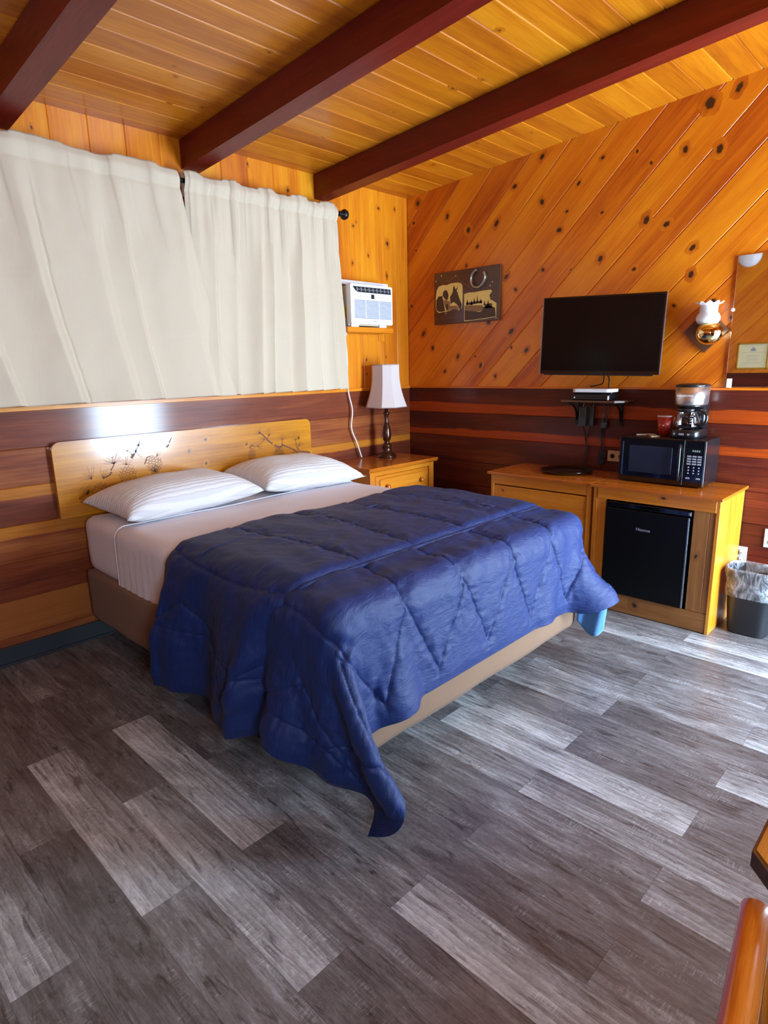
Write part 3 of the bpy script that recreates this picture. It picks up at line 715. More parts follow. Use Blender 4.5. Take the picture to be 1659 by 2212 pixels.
def thick_cloth(name, P, X, Y, kind, parent=None, puff=.010, th=.010, mask=None):
    d = quilt_lines(X, Y, kind); N = normals(P)
    if N[N.shape[0] // 3, N.shape[1] // 2, 2] < 0: N = -N
    puffm = 1 - np.exp(-(d / .020) ** .9); crease = np.exp(-(d / .0035) ** 2)
    near = np.exp(-(d / .06) ** 2)
    wr = .0030 * fnoise(X, Y, 14, 24, 5) + .0022 * fnoise(X, Y, 40, 60, 15) * (.3 + near) + .0028 * near * fnoise(X, Y, 70, 24, 9)
    edge = np.minimum(np.minimum(np.arange(X.shape[0])[:, None], (X.shape[0] - 1 - np.arange(X.shape[0]))[:, None]), np.minimum(np.arange(X.shape[1])[None, :], (X.shape[1] - 1 - np.arange(X.shape[1]))[None, :])) * .005
    em = 1 - np.exp(-(edge / .03) ** 2)
    h = (puff * puffm - .004 * crease + wr) * (em[..., None][..., 0] * .9 + .1)
    T = P + N * h[..., None]; Bt = P - N * (th * em * .5)[..., None]
    nx, ny = X.shape; me = bpy.data.meshes.new(name)
    vt = T.reshape(-1, 3); vb = Bt.reshape(-1, 3); i = np.arange(nx * ny).reshape(nx, ny)
    q = np.stack([i[:-1, :-1], i[1:, :-1], i[1:, 1:], i[:-1, 1:]], -1)
    keep = np.ones(q.shape[:2], bool) if mask is None else mask[:-1, :-1]
    qt = q[keep]; qb = q[keep][:, ::-1] + nx * ny
    rim = []
    e = {}
    for f in qt.tolist():
        for a, b in zip(f, f[1:] + f[:1]): e[(a, b)] = 1
    for (a, b) in e:
        if (b, a) not in e: rim.append((b, a, a + nx * ny, b + nx * ny))
    F = qt.tolist() + qb.tolist() + rim
    org = np.array(parent.location) if parent is not None else np.array([1.8, -1.97, ZT])
    me.from_pydata((np.concatenate([vt, vb]) - org).tolist(), [], F)
    me.materials.append(M['navy']); me.materials.append(M['lightblue'])
    lin = (X > BX1 + .05) & (Y > BY1 - .25); mi = [0] * len(qt) + [int(lin.ravel()[f[0] - nx * ny]) for f in qb.tolist()] + [0] * len(rim); me.polygons.foreach_set('material_index', mi); me.polygons.foreach_set('use_smooth', [True] * len(F))
    ul = me.uv_layers.new(name='UVMap'); XX = np.concatenate([X.ravel(), X.ravel()]); YY = np.concatenate([Y.ravel(), Y.ravel()])
    li = np.zeros(len(me.loops), np.int32); me.loops.foreach_get('vertex_index', li)
    ul.data.foreach_set('uv', np.stack([YY[li], XX[li]], -1).ravel())
    me.update(); import bmesh
    bm = bmesh.new(); bm.from_mesh(me); bmesh.ops.delete(bm, geom=[v for v in bm.verts if not v.link_faces], context='VERTS'); bm.to_mesh(me); bm.free()
    o = bpy.data.objects.new(name, me); COL.objects.link(o)
    if parent is not None: o.parent = parent
    else: o.location = tuple(org)
    return o
comf = empty('comforter', (1.6, -1.97, ZT)); tag(comf, 'navy blue quilted comforter draped over the foot of the bed, one corner touching the floor', 'comforter')
xs, ys, Pc = drape()
k = 6; PU = upsample(Pc, k); UX = upsample(np.stack(np.meshgrid(xs, ys, indexing='ij') + [np.zeros((len(xs), len(ys)))], -1), k)
Xc, Yc = UX[..., 0], UX[..., 1]
mask = ~((Xc < 1.74) & ((Yc < BY0 + .02) | (Yc > BY1 - .02)))
thick_cloth('main_cover', PU, Xc, Yc, 'main', comf, mask=mask)
# folded-back flap lying over it
nx, ns = 170, 470; Xf = np.zeros((nx, ns)); Yf = np.zeros((nx, ns)); Pf = np.zeros((nx, ns, 3))
s0, s1 = -((BY1 - BY0) / 2 + .635), (BY1 - BY0) / 2 + .30
for i in range(nx):
    for j in range(ns):
        a = i / (nx - 1); s = s0 + (s1 - s0) * j / (ns - 1); x = 1.09 + .86 * a
        L = .034 * min(1, math.sqrt(max(0, 1 - max(0, 1 - a / .045) ** 2))) * (1 - .55 * max(0, (a - .965) / .035) ** 2)
        drop = max(0, -s - (BY1 - BY0) / 2 + .06); dropr = max(0, s - (BY1 - BY0) / 2 + .06)
        y, z, ny_, nz_ = prof_y(s, L + .004, r=.07, zt=ZT + .012)
        ph = x * 15.5 + 1.1 * math.sin(x * 6); amp = .050 * min(drop / .45, 1) ** 1.3
        wv_ = amp * (.55 + math.sin(ph) + .35 * math.sin(2.3 * ph + 1)) + .02 * min(drop / .4, 1)
        wv_ += .02 * min(dropr / .3, 1) * (1 + math.sin(x * 17))
        hx = .026 * math.sin(s * 7.0 + .6) * (1 if a < .3 else .3) * (1 - a)
        x2 = x + hx - .24 * drop - .10 * dropr - .05 * max(0, (-s - .2)) * (1 - a) * 0
        zz = z + .016 * math.sin((a - .05) * PI) * (1 if abs(s) < .8 else 0) * (1 - (abs(s) / .8) ** 4 if abs(s) < .8 else 0)
        zz += .02 * drop * math.sin(x * 6.5 + .8)
        Pf[i, j] = (x2 + .018 * min(drop / .4, 1) * math.cos(ph), y + ny_ * wv_, zz); Xf[i, j] = x; Yf[i, j] = (BY0 + BY1) / 2 + s
thick_cloth('folded_flap', Pf, Xf, Yf, 'flap', comf, puff=.010, th=.020)
mb = MB(); V_ = []                      # turned corner showing the light blue lining
for i in range(15):
    for j in range(13):
        a, b = i / 14, j / 12; top = Vector((2.17 + .15 * a, -1.14 + .04 * a, .36 + .04 * a)); bot = Vector((2.17 + .13 * a, -1.14 + .04 * a, .19 - .085 * math.sin(PI * min(1, a * .75)) + .02 * a))
        p = top.lerp(bot, b); p += Vector((.5, -.8, 0)) * (.012 * math.sin(a * 9 + b * 2)); V_.append(p)
mb.add(V_, [(i * 13 + j, (i + 1) * 13 + j, (i + 1) * 13 + j + 1, i * 13 + j + 1) for i in range(14) for j in range(12)], uvf=lambda p: (p[0], p[2]), sm=True)
lc = mb.build('lining_corner', ['lightblue'], comf, solid=.010); lc['label'] = 'light blue lining turned out at the corner'
mb = MB(); e_ = nx - 1
mb.tube([Vector(Pf[e_, j]) + Vector((.006, 0, .004 if abs(s0 + (s1 - s0) * j / (ns - 1)) < .8 else 0)) for j in range(4, ns - 4, 3)], .008, 8)
mb.build('flap_hem', ['navy'], comf)

# ---------------------------------------------------------------- headboard
hb = empty('headboard', (.0, -2.0, .73)); tag(hb, 'golden pine headboard with engraved pine cone branches, mounted on the wall', 'headboard')
mb = MB(); mb.prism(rrect(-2.885, -1.128, .735, 1.150, .045, 8, (1, 1, 0, 0)), .006, .036, 'yz', grain=0)
for y, z, s in ((-1.98, 1.08, .010), (-1.99, .93, .009), (-1.24, 1.02, .009), (-1.68, 1.02, .009), (-2.73, .86, .014), (-2.33, .93, .012), (-2.1, 1.02, .008), (-2.62, 1.12, .006)):
    knot(mb, y, z, lambda u, v, d: (.036 - d, u, v), .9, s, aspect=1.6, deep=.8)
mb.build('panel', ['head'], hb, bevel=.005)
# engravings: screen-free branch drawings in board coordinates (y, z)
def stroke(mb, pts, w0, w1=None, x=.0366):
    w1 = w0 if w1 is None else w1
    for k in range(len(pts) - 1):
        a, b = Vector(pts[k]), Vector(pts[k + 1]); d = (b - a); n = Vector((-d.y, d.x)).normalized()
        wa = (w0 + (w1 - w0) * k / (len(pts) - 1)) / 2; wb = (w0 + (w1 - w0) * (k + 1) / (len(pts) - 1)) / 2
        q = [a + n * wa, a - n * wa, b - n * wb, b + n * wb]
        mb.face([(x, p.x, p.y) for p in q][::-1]); 
def needles(mb, c, a0, a1, n, L, w=.0022, wob=.3):
    for k in range(n):
        a = a0 + (a1 - a0) * k / max(n - 1, 1) + random.uniform(-.08, .08); l = L * random.uniform(.75, 1.1); b = a + random.uniform(-wob, wob)
        p0 = Vector(c); p1 = p0 + Vector((math.cos(a), math.sin(a))) * l * .5; p2 = p1 + Vector((math.cos(b), math.sin(b))) * l * .5
        stroke(mb, [p0, p1, p2], w, w * .5)
def cone(mb, c, rx, rz, rot=0.0):
    n = 7
    for r_ in range(n):
        v = -1 + 2 * (r_ + .5) / n; hw = math.sqrt(max(0, 1 - v * v)); m_ = max(2, int(5 * hw))
        for k in range(m_):
            u = (-hw + 2 * hw * (k + .5 + (.5 if r_ % 2 else 0) * .5) / m_); w = hw / m_ * .8
            pts = []
            for t in range(5):
                th = PI + PI * t / 4; px = u + w * math.cos(th); pz = v + .22 * math.sin(th)
                X_, Z_ = px * rx, pz * rz; pts.append((c[0] + X_ * math.cos(rot) - Z_ * math.sin(rot), c[1] + X_ * math.sin(rot) + Z_ * math.cos(rot)))
            stroke(mb, pts, .0028)
        
mb = MB()   # left drawing
stroke(mb, [(-2.465, 1.02), (-2.44, 1.05), (-2.415, 1.09)], .016, .008); stroke(mb, [(-2.415, 1.09), (-2.40, 1.125)], .006, .003)
stroke(mb, [(-2.455, 1.035), (-2.475, 1.06), (-2.50, 1.075), (-2.55, 1.08)], .006, .003); stroke(mb, [(-2.55, 1.08), (-2.545, 1.05), (-2.58, 1.035)], .004, .002)
needles(mb, (-2.415, 1.085), .2, 2.6, 13, .062); needles(mb, (-2.44, 1.055), -.9, .9, 8, .07); needles(mb, (-2.48, 1.06), 1.4, 2.6, 5, .05)
stroke(mb, [(-2.59, .965), (-2.575, .985), (-2.56, 1.01)], .008, .004); needles(mb, (-2.57, 1.0), .3, 3.0, 12, .065); needles(mb, (-2.50, .985), 0, 2.8, 8, .05)
cone(mb, (-2.50, .93), .052, .055, .2); cone(mb, (-2.335, .975), .050, .050, .5); cone(mb, (-2.665, .865), .05, .045, .3)
stroke(mb, [(-2.39, .975), (-2.37, 1.015), (-2.34, 1.02)], .007, .003); stroke(mb, [(-2.64, .925), (-2.60, .94), (-2.585, .955)], .007, .009)
needles(mb, (-2.70, .93), 1.2, 3.0, 9, .075, .0018); needles(mb, (-2.64, .93), -.2, 1.8, 6, .06, .0018); needles(mb, (-2.78, .83), -.3, 1.4, 7, .09, .0016)
needles(mb, (-2.31, 1.015), .3, 1.7, 4, .04); stroke(mb, [(-2.245, 1.06), (-2.225, 1.075)], .012, .008); stroke(mb, [(-2.225, 1.085), (-2.205, 1.115)], .008, .003)
mb.build('engraved_branch', ['engrave'], hb)
mb = MB()   # right drawing
stroke(mb, [(-1.575, 1.09), (-1.545, 1.07), (-1.51, 1.03), (-1.47, 1.0)], .008, .014); stroke(mb, [(-1.455, .99), (-1.43, .975), (-1.40, .97), (-1.385, .985)], .014, .012)
stroke(mb, [(-1.385, .985), (-1.34, .965), (-1.29, .94), (-1.25, .915)], .013, .008); stroke(mb, [(-1.25, .925), (-1.20, .915), (-1.14, .90)], .012, .022)
stroke(mb, [(-1.39, .985), (-1.385, 1.02)], .007, .004); stroke(mb, [(-1.51, 1.04), (-1.495, 1.065)], .006, .004); stroke(mb, [(-1.245, .93), (-1.265, .97), (-1.27, 1.01)], .012, .003)
for c, a0, a1 in (((-1.495, 1.06), .2, 2.6), ((-1.385, 1.02), .1, 3.0), ((-1.27, 1.005), .2, 2.9), ((-1.57, 1.08), 1.0, 3.4), ((-1.53, 1.04), 2.6, 3.9), ((-1.25, .96), .0, 1.4), ((-1.60, 1.0), -.9, .5)):
    needles(mb, c, a0, a1, 8, .05, .0018)
cone(mb, (-1.645, .945), .03, .052, -.1); cone(mb, (-1.425, .925), .052, .052, 0); cone(mb, (-1.425, .925), .04, .045, .2); cone(mb, (-1.29, .895), .032, .055, -.2)
stroke(mb, [(-1.66, .99), (-1.64, 1.01), (-1.61, .995)], .010, .006)
mb.build('engraved_branch', ['engrave'], hb)

# ---------------------------------------------------------------- curtains and rod
rod = empty('curtain_rod', (.12, -2.4, 2.53)); tag(rod, 'black curtain rod with a round end knob, above the window', 'curtain rod')
RX = .12
MB().lathe([(.012, -4.3), (.012, -.80)], (RX, 0, 2.545), 16, axis='y') if False else None
mb = MB(); mb.tube([(RX, -4.35, 2.548), (RX, -2.4, 2.548), (RX, -.84, 2.548)], .0125, 16); mb.build('pole', ['black_metal'], rod)
mb = MB(); mb.lathe([(.012, 0), (.017, .004), (.017, .012), (.012, .018), (.014, .024), (.030, .036), (.036, .052), (.030, .070), (.012, .082), (0, .084)], (RX, -.80, 2.548), 28)
mb.v = [(RX + (p[0] - RX), -.850 + (p[2] - 2.548), 2.548 + (p[1] + .80)) for p in mb.v]
mb.build('finial', ['black_metal'], rod)
for y in (-.87, -4.2):
    mb = MB(); mb.box((0, y - .012, 2.50), (.006, y + .012, 2.59)); mb.box((0, y - .006, 2.542), (RX, y + .006, 2.554)); mb.build('bracket', ['black_metal'], rod)
def curtain(yl_t, yr_t, yl_b, yr_b, seed, lab, off=0.0, folds=9, tuck=False):
    nu, nv = 420, 130; mb = MB(); V = []; rng = random.Random(seed)
    ph = [rng.uniform(0, 6.28) for _ in range(8)]; FW = [rng.uniform(.55, 1.5) for _ in range(folds + 2)]; FE = [sum(FW[:k_]) / sum(FW) for k_ in range(folds + 3)]; FA = [rng.uniform(.5, 1.25) for _ in range(folds + 3)]
    zt, zb = 2.592, 1.352
    for j in range(nv + 1):
        t = j / nv; z = zt + (zb - zt) * t
        for i in range(nu + 1):
            u = i / nu; yl = yl_t + (yl_b - yl_t) * t; yr = yr_t + (yr_b - yr_t) * t ** 1.2
            y = yl + (yr - yl) * u
            up = u + .012 * math.sin(3 * t + ph[2]) + .05 * (t - .4) * math.sin(u * 5 + ph[3])
            kf = 0
            while kf < len(FE) - 2 and up > FE[kf + 1]: kf += 1
            q_ = min(max((up - FE[kf]) / (FE[kf + 1] - FE[kf]), 0), 1); am = FA[kf]
            saw = (-1 + 2 * (q_ / .80) ** 1.3) if q_ < .80 else math.cos(PI * (q_ - .80) / .20)
            q = u * folds; sh = saw * am
            soft = .5 * math.sin(up * 21 + ph[2] + .6 * t) + .25 * math.sin(up * 47 + ph[3] + t)
            body = (.018 + .004 * t) * sh + .013 * soft
            # rod pocket gathers
            g = math.copysign(abs(math.sin(2 * PI * u * folds * 1.3 + ph[4] + math.sin(u * 23))) ** .5, math.sin(2 * PI * u * folds * 1.3 + ph[4] + math.sin(u * 23))) * .007 + math.sin(u * folds * 17 + ph[5] + 3 * t) * .003
            pk = smoothstep((.115 - t) / .02) if t < .135 else 0
            hdr = .017 * math.exp(-((t - .035) / .028) ** 2)
            d = body * float(smoothstep((t - .06) / .28)) + g * (1 - float(smoothstep((t - .10) / .35))) + hdr - .006 * math.exp(-((t - .078) / .008) ** 2)
            d += .006 * mnoise.noise(Vector((y * 3.5, z * 3, seed))) * 2.2 + .003 * mnoise.noise(Vector((y * 11, z * 9, seed + 5)))
            # fold-press creases
            for zc in (2.28, 1.98, 1.68): d -= .0022 * math.exp(-((z - zc - .01 * math.sin(y * 4)) / .006) ** 2) * (mnoise.noise(Vector((y * 2, zc, 3))) > -.1)
            zz = z + .010 * math.copysign(abs(math.sin(u * folds * 4.1 + ph[6])) ** .4, math.sin(u * folds * 4.1 + ph[6])) * max(0, 1 - t / .05) + (.004 * sh * t)
            V.append((RX + .014 + max(d, -.03) + off + .012 * t, y + .004 * math.cos(2 * PI * q) * t, zz))
    F = [(j * (nu + 1) + i, (j + 1) * (nu + 1) + i, (j + 1) * (nu + 1) + i + 1, j * (nu + 1) + i + 1) for j in range(nv) for i in range(nu)]
    mb.add(V, F, uvf=lambda p: (p[2], p[1]), sm=True)
    # back of the rod pocket
    V2 = []
    for j in range(13):
        t = j / 12 * .10
        for i in range(nu + 1): p = V[int(t * nv) * (nu + 1) + i]; V2.append((RX - .018 + (.006 * math.sin(i * .3)), p[1], zt + (zb - zt) * t))
    F2 = [(j * (nu + 1) + i + 1, (j + 1) * (nu + 1) + i + 1, (j + 1) * (nu + 1) + i, j * (nu + 1) + i) for j in range(12) for i in range(nu)]
    mb.add(V2, F2, uvf=lambda p: (p[2], p[1]), sm=True)
    hem = V[int(nv * .965) * (nu + 1):(int(nv * .965) + 1) * (nu + 1)]
    o = mb.build('curtain', ['curtain'], solid=.0025, loc=(RX, (yl_t + yr_t) / 2, zb)); tag(o, lab, 'curtain', 'beige curtains over the window')
    return o
curtain(-4.25, -2.075, -4.25, -1.80, 11, 'beige curtain panel on the left, overlapping its neighbour at the bottom', off=.012, folds=7)
curtain(-2.025, -.872, -2.05, -.852, 5, 'beige curtain panel on the right, next to the air conditioner', folds=7)

# ---------------------------------------------------------------- air conditioner
ac = empty('air_conditioner', (.0, -.63, 1.80)); tag(ac, 'white window air conditioner sticking through the wall beside the curtain', 'air conditioner')
AY0, AY1 = -.842, -.412
mb = MB(); mb.box((.0, AY0 + .008, 1.80), (.165, AY1 - .03, 2.075)); mb.build('cream_housing', ['cream_plastic'], ac, bevel=.004)
mb = MB(); mb.prism(rrect(AY0, AY1, 1.808, 2.083, .012, 5), .160, .205, 'yz'); mb.build('front_panel', ['white_plastic'], ac, bevel=.006)
mb = MB(); mb.prism([(AY0 + .022, 2.066), (AY1 - .020, 2.066), (AY1 - .014, 2.028), (AY0 + .07, 2.028), (AY0 + .045, 2.04)], .2035, .2065, 'yz'); vent = mb.build('air_outlet', ['dark'], ac)
mb = MB()
for k in range(9):
    y = AY0 + .06 + k * .040; mb.prism([(y, 2.062), (y + .006, 2.062), (y + .010, 2.034), (y + .004, 2.034)], .2064, .2078, 'yz')
mb.box((.2064, AY0 + .06, 2.046), (.2074, AY1 - .03, 2.049)); mb.build('louvre', ['grey_print'], vent)
mb = MB(); mb.box((.2045, AY0 + .065, 1.990), (.2062, AY1 - .022, 2.018)); mb.build('control_panel', ['white_plastic'], ac)
mb = MB(); mb.box((.2062, -.638, 1.988), (.2075, -.606, 2.018)); mb.build('display', ['dark'], ac)
mb = MB()
for y in (-.755, -.72, -.69, -.66, -.575, -.55, -.52): mb.box((.2062, y, 2.0), (.2067, y + .014, 2.003)); 
mb.build('control_marks', ['grey_print'], ac)
mb = MB()
for r_ in range(14):
    z = 1.972 - r_ * .0093
    for (a, b) in ((AY0 + .035, AY0 + .145), (AY0 + .152, AY0 + .285), (AY0 + .292, AY1 - .012)): mb.box((.204, a, z - .0024), (.2058, b, z + .0024))
mb.build('intake_grille', ['slot'], ac)
text('Frigidaire', 'lettering', .014, 'grey_print', ac, (.2056, -.60, 1.832), (PI / 2, 0, PI / 2))
mb = MB(); mb.box((.06, AY0 - .01, 2.082), (.115, AY1 + .02, 2.087)); mb.box((.11, AY0 - .01, 2.082), (.115, AY1 + .05, 2.118)); mb.build('mounting_flange', ['white_plastic'], ac, bevel=.001)
mb = MB(); mb.box((.10, AY0 + .005, 1.85), (.158, AY0 + .0068, 1.93)); mb.build('yellow_sticker', ['yellow'], ac)
for y in (AY0 + .02, AY1 - .12):
    mb = MB(); mb.box((.10, y, 1.790), (.183, y + .075, 1.808)); mb.build('foot', ['white_plastic'], ac, bevel=.002)
sh = MB(); sh.box((.0, -.86, 1.752), (.185, -.385, 1.790), 'y'); sh.box((.0, -.845, 1.34), (.02, -.82, 1.752), 'z'); sh.box((.0, -.365, 1.70), (.008, -.30, 1.79), 'z'); 
o = sh.build('wooden_shelf', ['pine_left'], bevel=.003, loc=(0, -.62, 1.752)); tag(o, 'orange pine ledge carrying the air conditioner', 'shelf')
mb = MB(); mb.tube([(.16, -.845, 1.80), (.10, -.80, 1.765), (.03, -.745, 1.72), (.02, -.726, 1.585), (.02, -.728, 1.345), (.03, -.70, 1.185), (.03, -.715, 1.044), (.035, -.668, .93), (.035, -.625, .825), (.03, -.60, .806)], .0055, 8)
P_ = [Vector(v) for v in [(.13, -.850, 1.795), (.10, -.80, 1.74), (.03, -.745, 1.72), (.02, -.726, 1.585), (.02, -.728, 1.345), (.03, -.70, 1.185), (.03, -.715, 1.044), (.035, -.668, .93), (.04, -.625, .808)]]
def spline(P, n=8):
    out = []
    for i in range(len(P) - 1):
        p0 = P[max(i - 1, 0)]; p1 = P[i]; p2 = P[i + 1]; p3 = P[min(i + 2, len(P) - 1)]
        for k in range(n):
            t = k / n; out.append(.5 * ((2 * p1) + (p2 - p0) * t + (2 * p0 - 5 * p1 + 4 * p2 - p3) * t * t + (-p0 + 3 * p1 - 3 * p2 + p3) * t ** 3))
    return out + [P[-1]]
mb = MB(); mb.tube(spline(P_), .0055, 8); mb.build('power_cord', ['white_plastic'], ac)

# ---------------------------------------------------------------- nightstand
NX, NY0, NY1, NZ = .475, -.975, -.245, .80
ns_ = empty('nightstand', (.24, -.61, 0)); tag(ns_, 'honey pine nightstand in the corner with two drawers under a glossy top', 'nightstand')
mb = MB(); mb.box((.015, NY0 + .012, 0), (NX - .018, NY1 - .012, NZ - .032), 'z')
for y in (NY0 + .012, NY1 - .067): mb.box((NX - .02, y, 0), (NX, y + .055, NZ - .032), 'z')
mb.box((NX - .02, NY0 + .05, NZ - .062), (NX - .001, NY1 - .05, NZ - .032), 'y'); mb.box((NX - .02, NY0 + .05, .50), (NX - .002, NY1 - .05, .545), 'y'); mb.box((NX - .02, NY0 + .05, 0), (NX - .002, NY1 - .05, .10), 'y')
mb.build('carcass', ['oak'], ns_, bevel=.003)
mb = MB(); mb.prism([(.006, NZ - .032), (NX + .008, NZ - .032), (NX + .018, NZ - .022), (NX + .022, NZ - .008), (NX + .018, NZ), (.006, NZ)], NY0 - .012, NY1 + .018, 'xz'); 
mb.uv = [[(q[1], q[0]) for q in f] for f in mb.uv]; mb.build('top', ['oak_top'], ns_, bevel=.003)
for z0, z1 in ((.555, NZ - .068), (.32, .495), (.115, .30)):
    mb = MB(); mb.box((NX - .016, NY0 + .075, z0), (NX - .004, NY1 - .075, z1), 'y'); mb.box((NX - .006, NY0 + .11, z0 + .025), (NX + .006, NY1 - .11, z1 - .025), 'y')
    d_ = mb.build('drawer', ['oak'], ns_, bevel=.004)
    for y in (-.80, -.425):
        kb = MB(); kb.lathe([(.008, 0), (.008, .010), (.015, .014), (.019, .024), (.016, .032), (0, .036)], (NX + .004, y, (z0 + z1) / 2 + .005), 20, axis='x'); kb.build('knob', ['knob'], d_)

# ---------------------------------------------------------------- table lamp
LX_, LY_ = .165, -.462
lp = empty('table_lamp', (LX_, LY_, NZ)); tag(lp, 'table lamp with turned dark bronze base and cream shade on the nightstand', 'lamp')
mb = MB(); mb.lathe([(0, 0), (.074, 0), (.074, .012), (.068, .018), (.066, .026), (.050, .036), (.040, .046), (.036, .060), (.036, .085), (.040, .09), (.036, .10), (.024, .112), (.020, .124), (.030, .14), (.036, .165), (.036, .19), (.030, .235), (.018, .27), (.014, .30), (.016, .32), (.026, .345), (.028, .352), (.014, .36), (.012, .44), (0, .44)], (LX_, LY_, NZ), 36)
mb.build('base', ['bronze'], lp)
mb = MB(); mb.lathe([(.016, .44), (.016, .48), (0, .48)], (LX_, LY_, NZ), 16); mb.lathe([(.003, .48), (.003, .725), (.008, .73), (0, .742)], (LX_, LY_, NZ), 10)
for a in (0, PI): mb.tube([(LX_, LY_, NZ + .44), (LX_ + .05 * math.cos(a), LY_ + .05 * math.sin(a), NZ + .5), (LX_ + .05 * math.cos(a), LY_ + .05 * math.sin(a), NZ + .62), (LX_, LY_, NZ + .69)], .002, 6)
mb.build('harp', ['brass'], lp)
def oct_ring(r, z, bell=0):
    out = []; 
    for k in range(8):
        a = PI / 8 + PI / 4 * k + .35; R_ = r * (1.0 if k % 2 == 0 else 1.0)
        a2 = (PI / 4) * (k // 1) + (.16 if k % 2 == 0 else -.16) + .35 + PI / 4 * 0
        out.append((LX_ + R_ * math.cos(a2), LY_ + R_ * math.sin(a2), NZ + z))
    return out
def cut_corner_ring(h, cut, z):
    P = [(h, h - cut), (h - cut, h), (-h + cut, h), (-h, h - cut), (-h, -h + cut), (-h + cut, -h), (h - cut, -h), (h, -h + cut)]; a = .10
    return [(LX_ + x * math.cos(a) - y * math.sin(a), LY_ + x * math.sin(a) + y * math.cos(a), NZ + z) for x, y in P]
mb = MB(); R_ = []
for k in range(9):
    t = k / 8; hh = .148 - .052 * t + .0 - .018 * math.sin(PI * t) ; R_.append(cut_corner_ring(hh, hh * .50, .395 + .325 * t))
mb.rings(R_, True, False, 0, sm=False); mb.build('shade', ['shade'], lp, solid=.003)
for z, h0 in ((.398, .148), (.716, .096)):
    mb = MB(); rg = cut_corner_ring(h0 + .001, h0 * .5, z); mb.tube([Vector(p) for p in rg + rg[:2]], .0028, 6)
    mb.build('shade_trim', ['shade_trim'], lp)

# ---------------------------------------------------------------- plaque on the wall
pq = empty('wall_plaque', (.6, 0, 2.0)); tag(pq, 'dark brown wooden plaque with two torn sepia pictures and a horseshoe', 'wall plaque')
mb = MB(); mb.box((.293, -.022, 1.817), (.908, -.002, 2.202), 'x', tone=.5); mb.build('board', ['plaque'], pq, bevel=.004)
def uvp(px, py):   # crop pixels of the plaque photograph mapped on the board plane
    u = (px - 195) / (1510 - 195); top = 295 + (105 - 295) * u; bot = 1290 + (1190 - 1290) * u; v = (py - top) / (bot - top)
    # perspective: the right side is nearer, cells widen
    x = .293 + .615 * (u * .97 + .03 * u * u); return x, 2.202 - .385 * v
def flat(poly, d, mb): 
    q = [uvp(*p) for p in poly]; mb.face([(x, d, z) for x, z in q]); return mb
def flat_obj(name, polys, d, mat, par): 
    mb = MB()
    for p in polys: flat(p, d, mb)
    o = mb.build(name, [mat], par); 
    for f in o.data.polygons: pass
    return o
pic1 = MB(); 
q1 = [uvp(*p) for p in [(235, 760), (255, 620), (300, 540), (400, 505), (470, 510), (560, 475), (700, 455), (770, 470), (800, 510), (805, 700), (800, 870), (790, 960), (740, 975), (725, 1010), (690, 960), (600, 975), (500, 1020), (370, 1035), (310, 1050), (260, 1020), (235, 960)]]
pic1.prism(q1, -.0222, -.0240, 'xz'); p1 = pic1.build('picture', ['cream_paper'], pq)
pic2 = MB(); q2 = [uvp(*p) for p in [(835, 680), (930, 650), (1040, 645), (1200, 615), (1350, 598), (1365, 640), (1320, 700), (1340, 790), (1400, 820), (1450, 860), (1450, 1130), (1250, 1165), (1000, 1195), (840, 1215)]]
pic2.prism(q2, -.0222, -.0240, 'xz'); p2 = pic2.build('picture', ['cream_paper'], pq)
flat_obj('dark_figures', [[(245, 960), (250, 800), (300, 730), (380, 720), (420, 900), (440, 1015), (320, 1030), (270, 1010)], [(390, 720), (400, 640), (440, 600), (490, 620), (515, 700), (500, 790), (460, 800)],
    [(600, 650), (612, 560), (625, 505), (655, 575), (700, 640), (740, 760), (790, 880), (780, 960), (750, 975), (690, 880), (620, 830), (560, 880), (545, 740)], [(660, 600), (715, 525), (700, 580), (680, 625)],
    [(455, 880), (500, 870), (510, 960), (470, 1010)]], -.0246, 'sepia', p1)
flat_obj('pale_figures', [[(400, 800), (450, 800), (540, 820), (550, 940), (520, 1020), (480, 1010), (440, 930)], [(540, 915), (680, 900), (730, 960), (725, 1000), (640, 965), (540, 990)]], -.0244, 'sepia_light', p1)
flat_obj('dark_ground', [[(850, 1000), (950, 1010), (1150, 1030), (1200, 1000), (1200, 940), (1300, 900), (1430, 950), (1445, 1120), (1250, 1150), (1000, 1185), (850, 1195)],
    [(880, 880), (900, 780), (925, 870)], [(960, 900), (985, 790), (1010, 890)], [(1020, 860), (1035, 740), (1060, 860)], [(1080, 850), (1095, 700), (1115, 850)], [(1140, 860), (1160, 770), (1185, 860)], [(1215, 900), (1235, 800), (1255, 900)], [(1280, 900), (1300, 790), (1325, 900)],
    [(880, 850), (1190, 810), (1190, 850), (880, 900)], [(1240, 880), (1370, 860), (1380, 950), (1240, 960)]], -.0246, 'sepia', p2)
flat_obj('pale_ground', [[(850, 905), (1000, 900), (1200, 900), (1200, 1010), (1000, 1030), (850, 1010)]], -.0244, 'sepia_light', p2)
mb = MB(); pts = [uvp(*p) for p in [(1090, 215), (1020, 290), (990, 390), (1005, 490), (1060, 545), (1125, 550), (1190, 510), (1235, 430), (1255, 340), (1225, 255)]]
mb.tube(spline([Vector((x, -.032, z)) for x, z in pts], 4), .017, 8, flat=.45); mb.build('horseshoe', ['horseshoe'], pq)
for p in ((360, 330), (240, 440), (660, 330), (1370, 450), (1330, 520), (450, 1055), (1450, 1150)):
    x, z = uvp(*p); mb = MB(); mb.lathe([(.006, 0), (.005, .003), (0, .004)], (x, -.022, z), 10, axis='y'); mb.build('nail_head', ['steel'], pq)
mb = MB()
for path in ([(240, 440), (360, 335)], [(360, 335), (430, 420), (540, 430), (660, 330)], [(660, 330), (760, 420), (900, 520), (1010, 600)]):
    mb.tube([Vector((uvp(*p)[0], -.0235, uvp(*p)[1])) for p in path], .0012, 5)
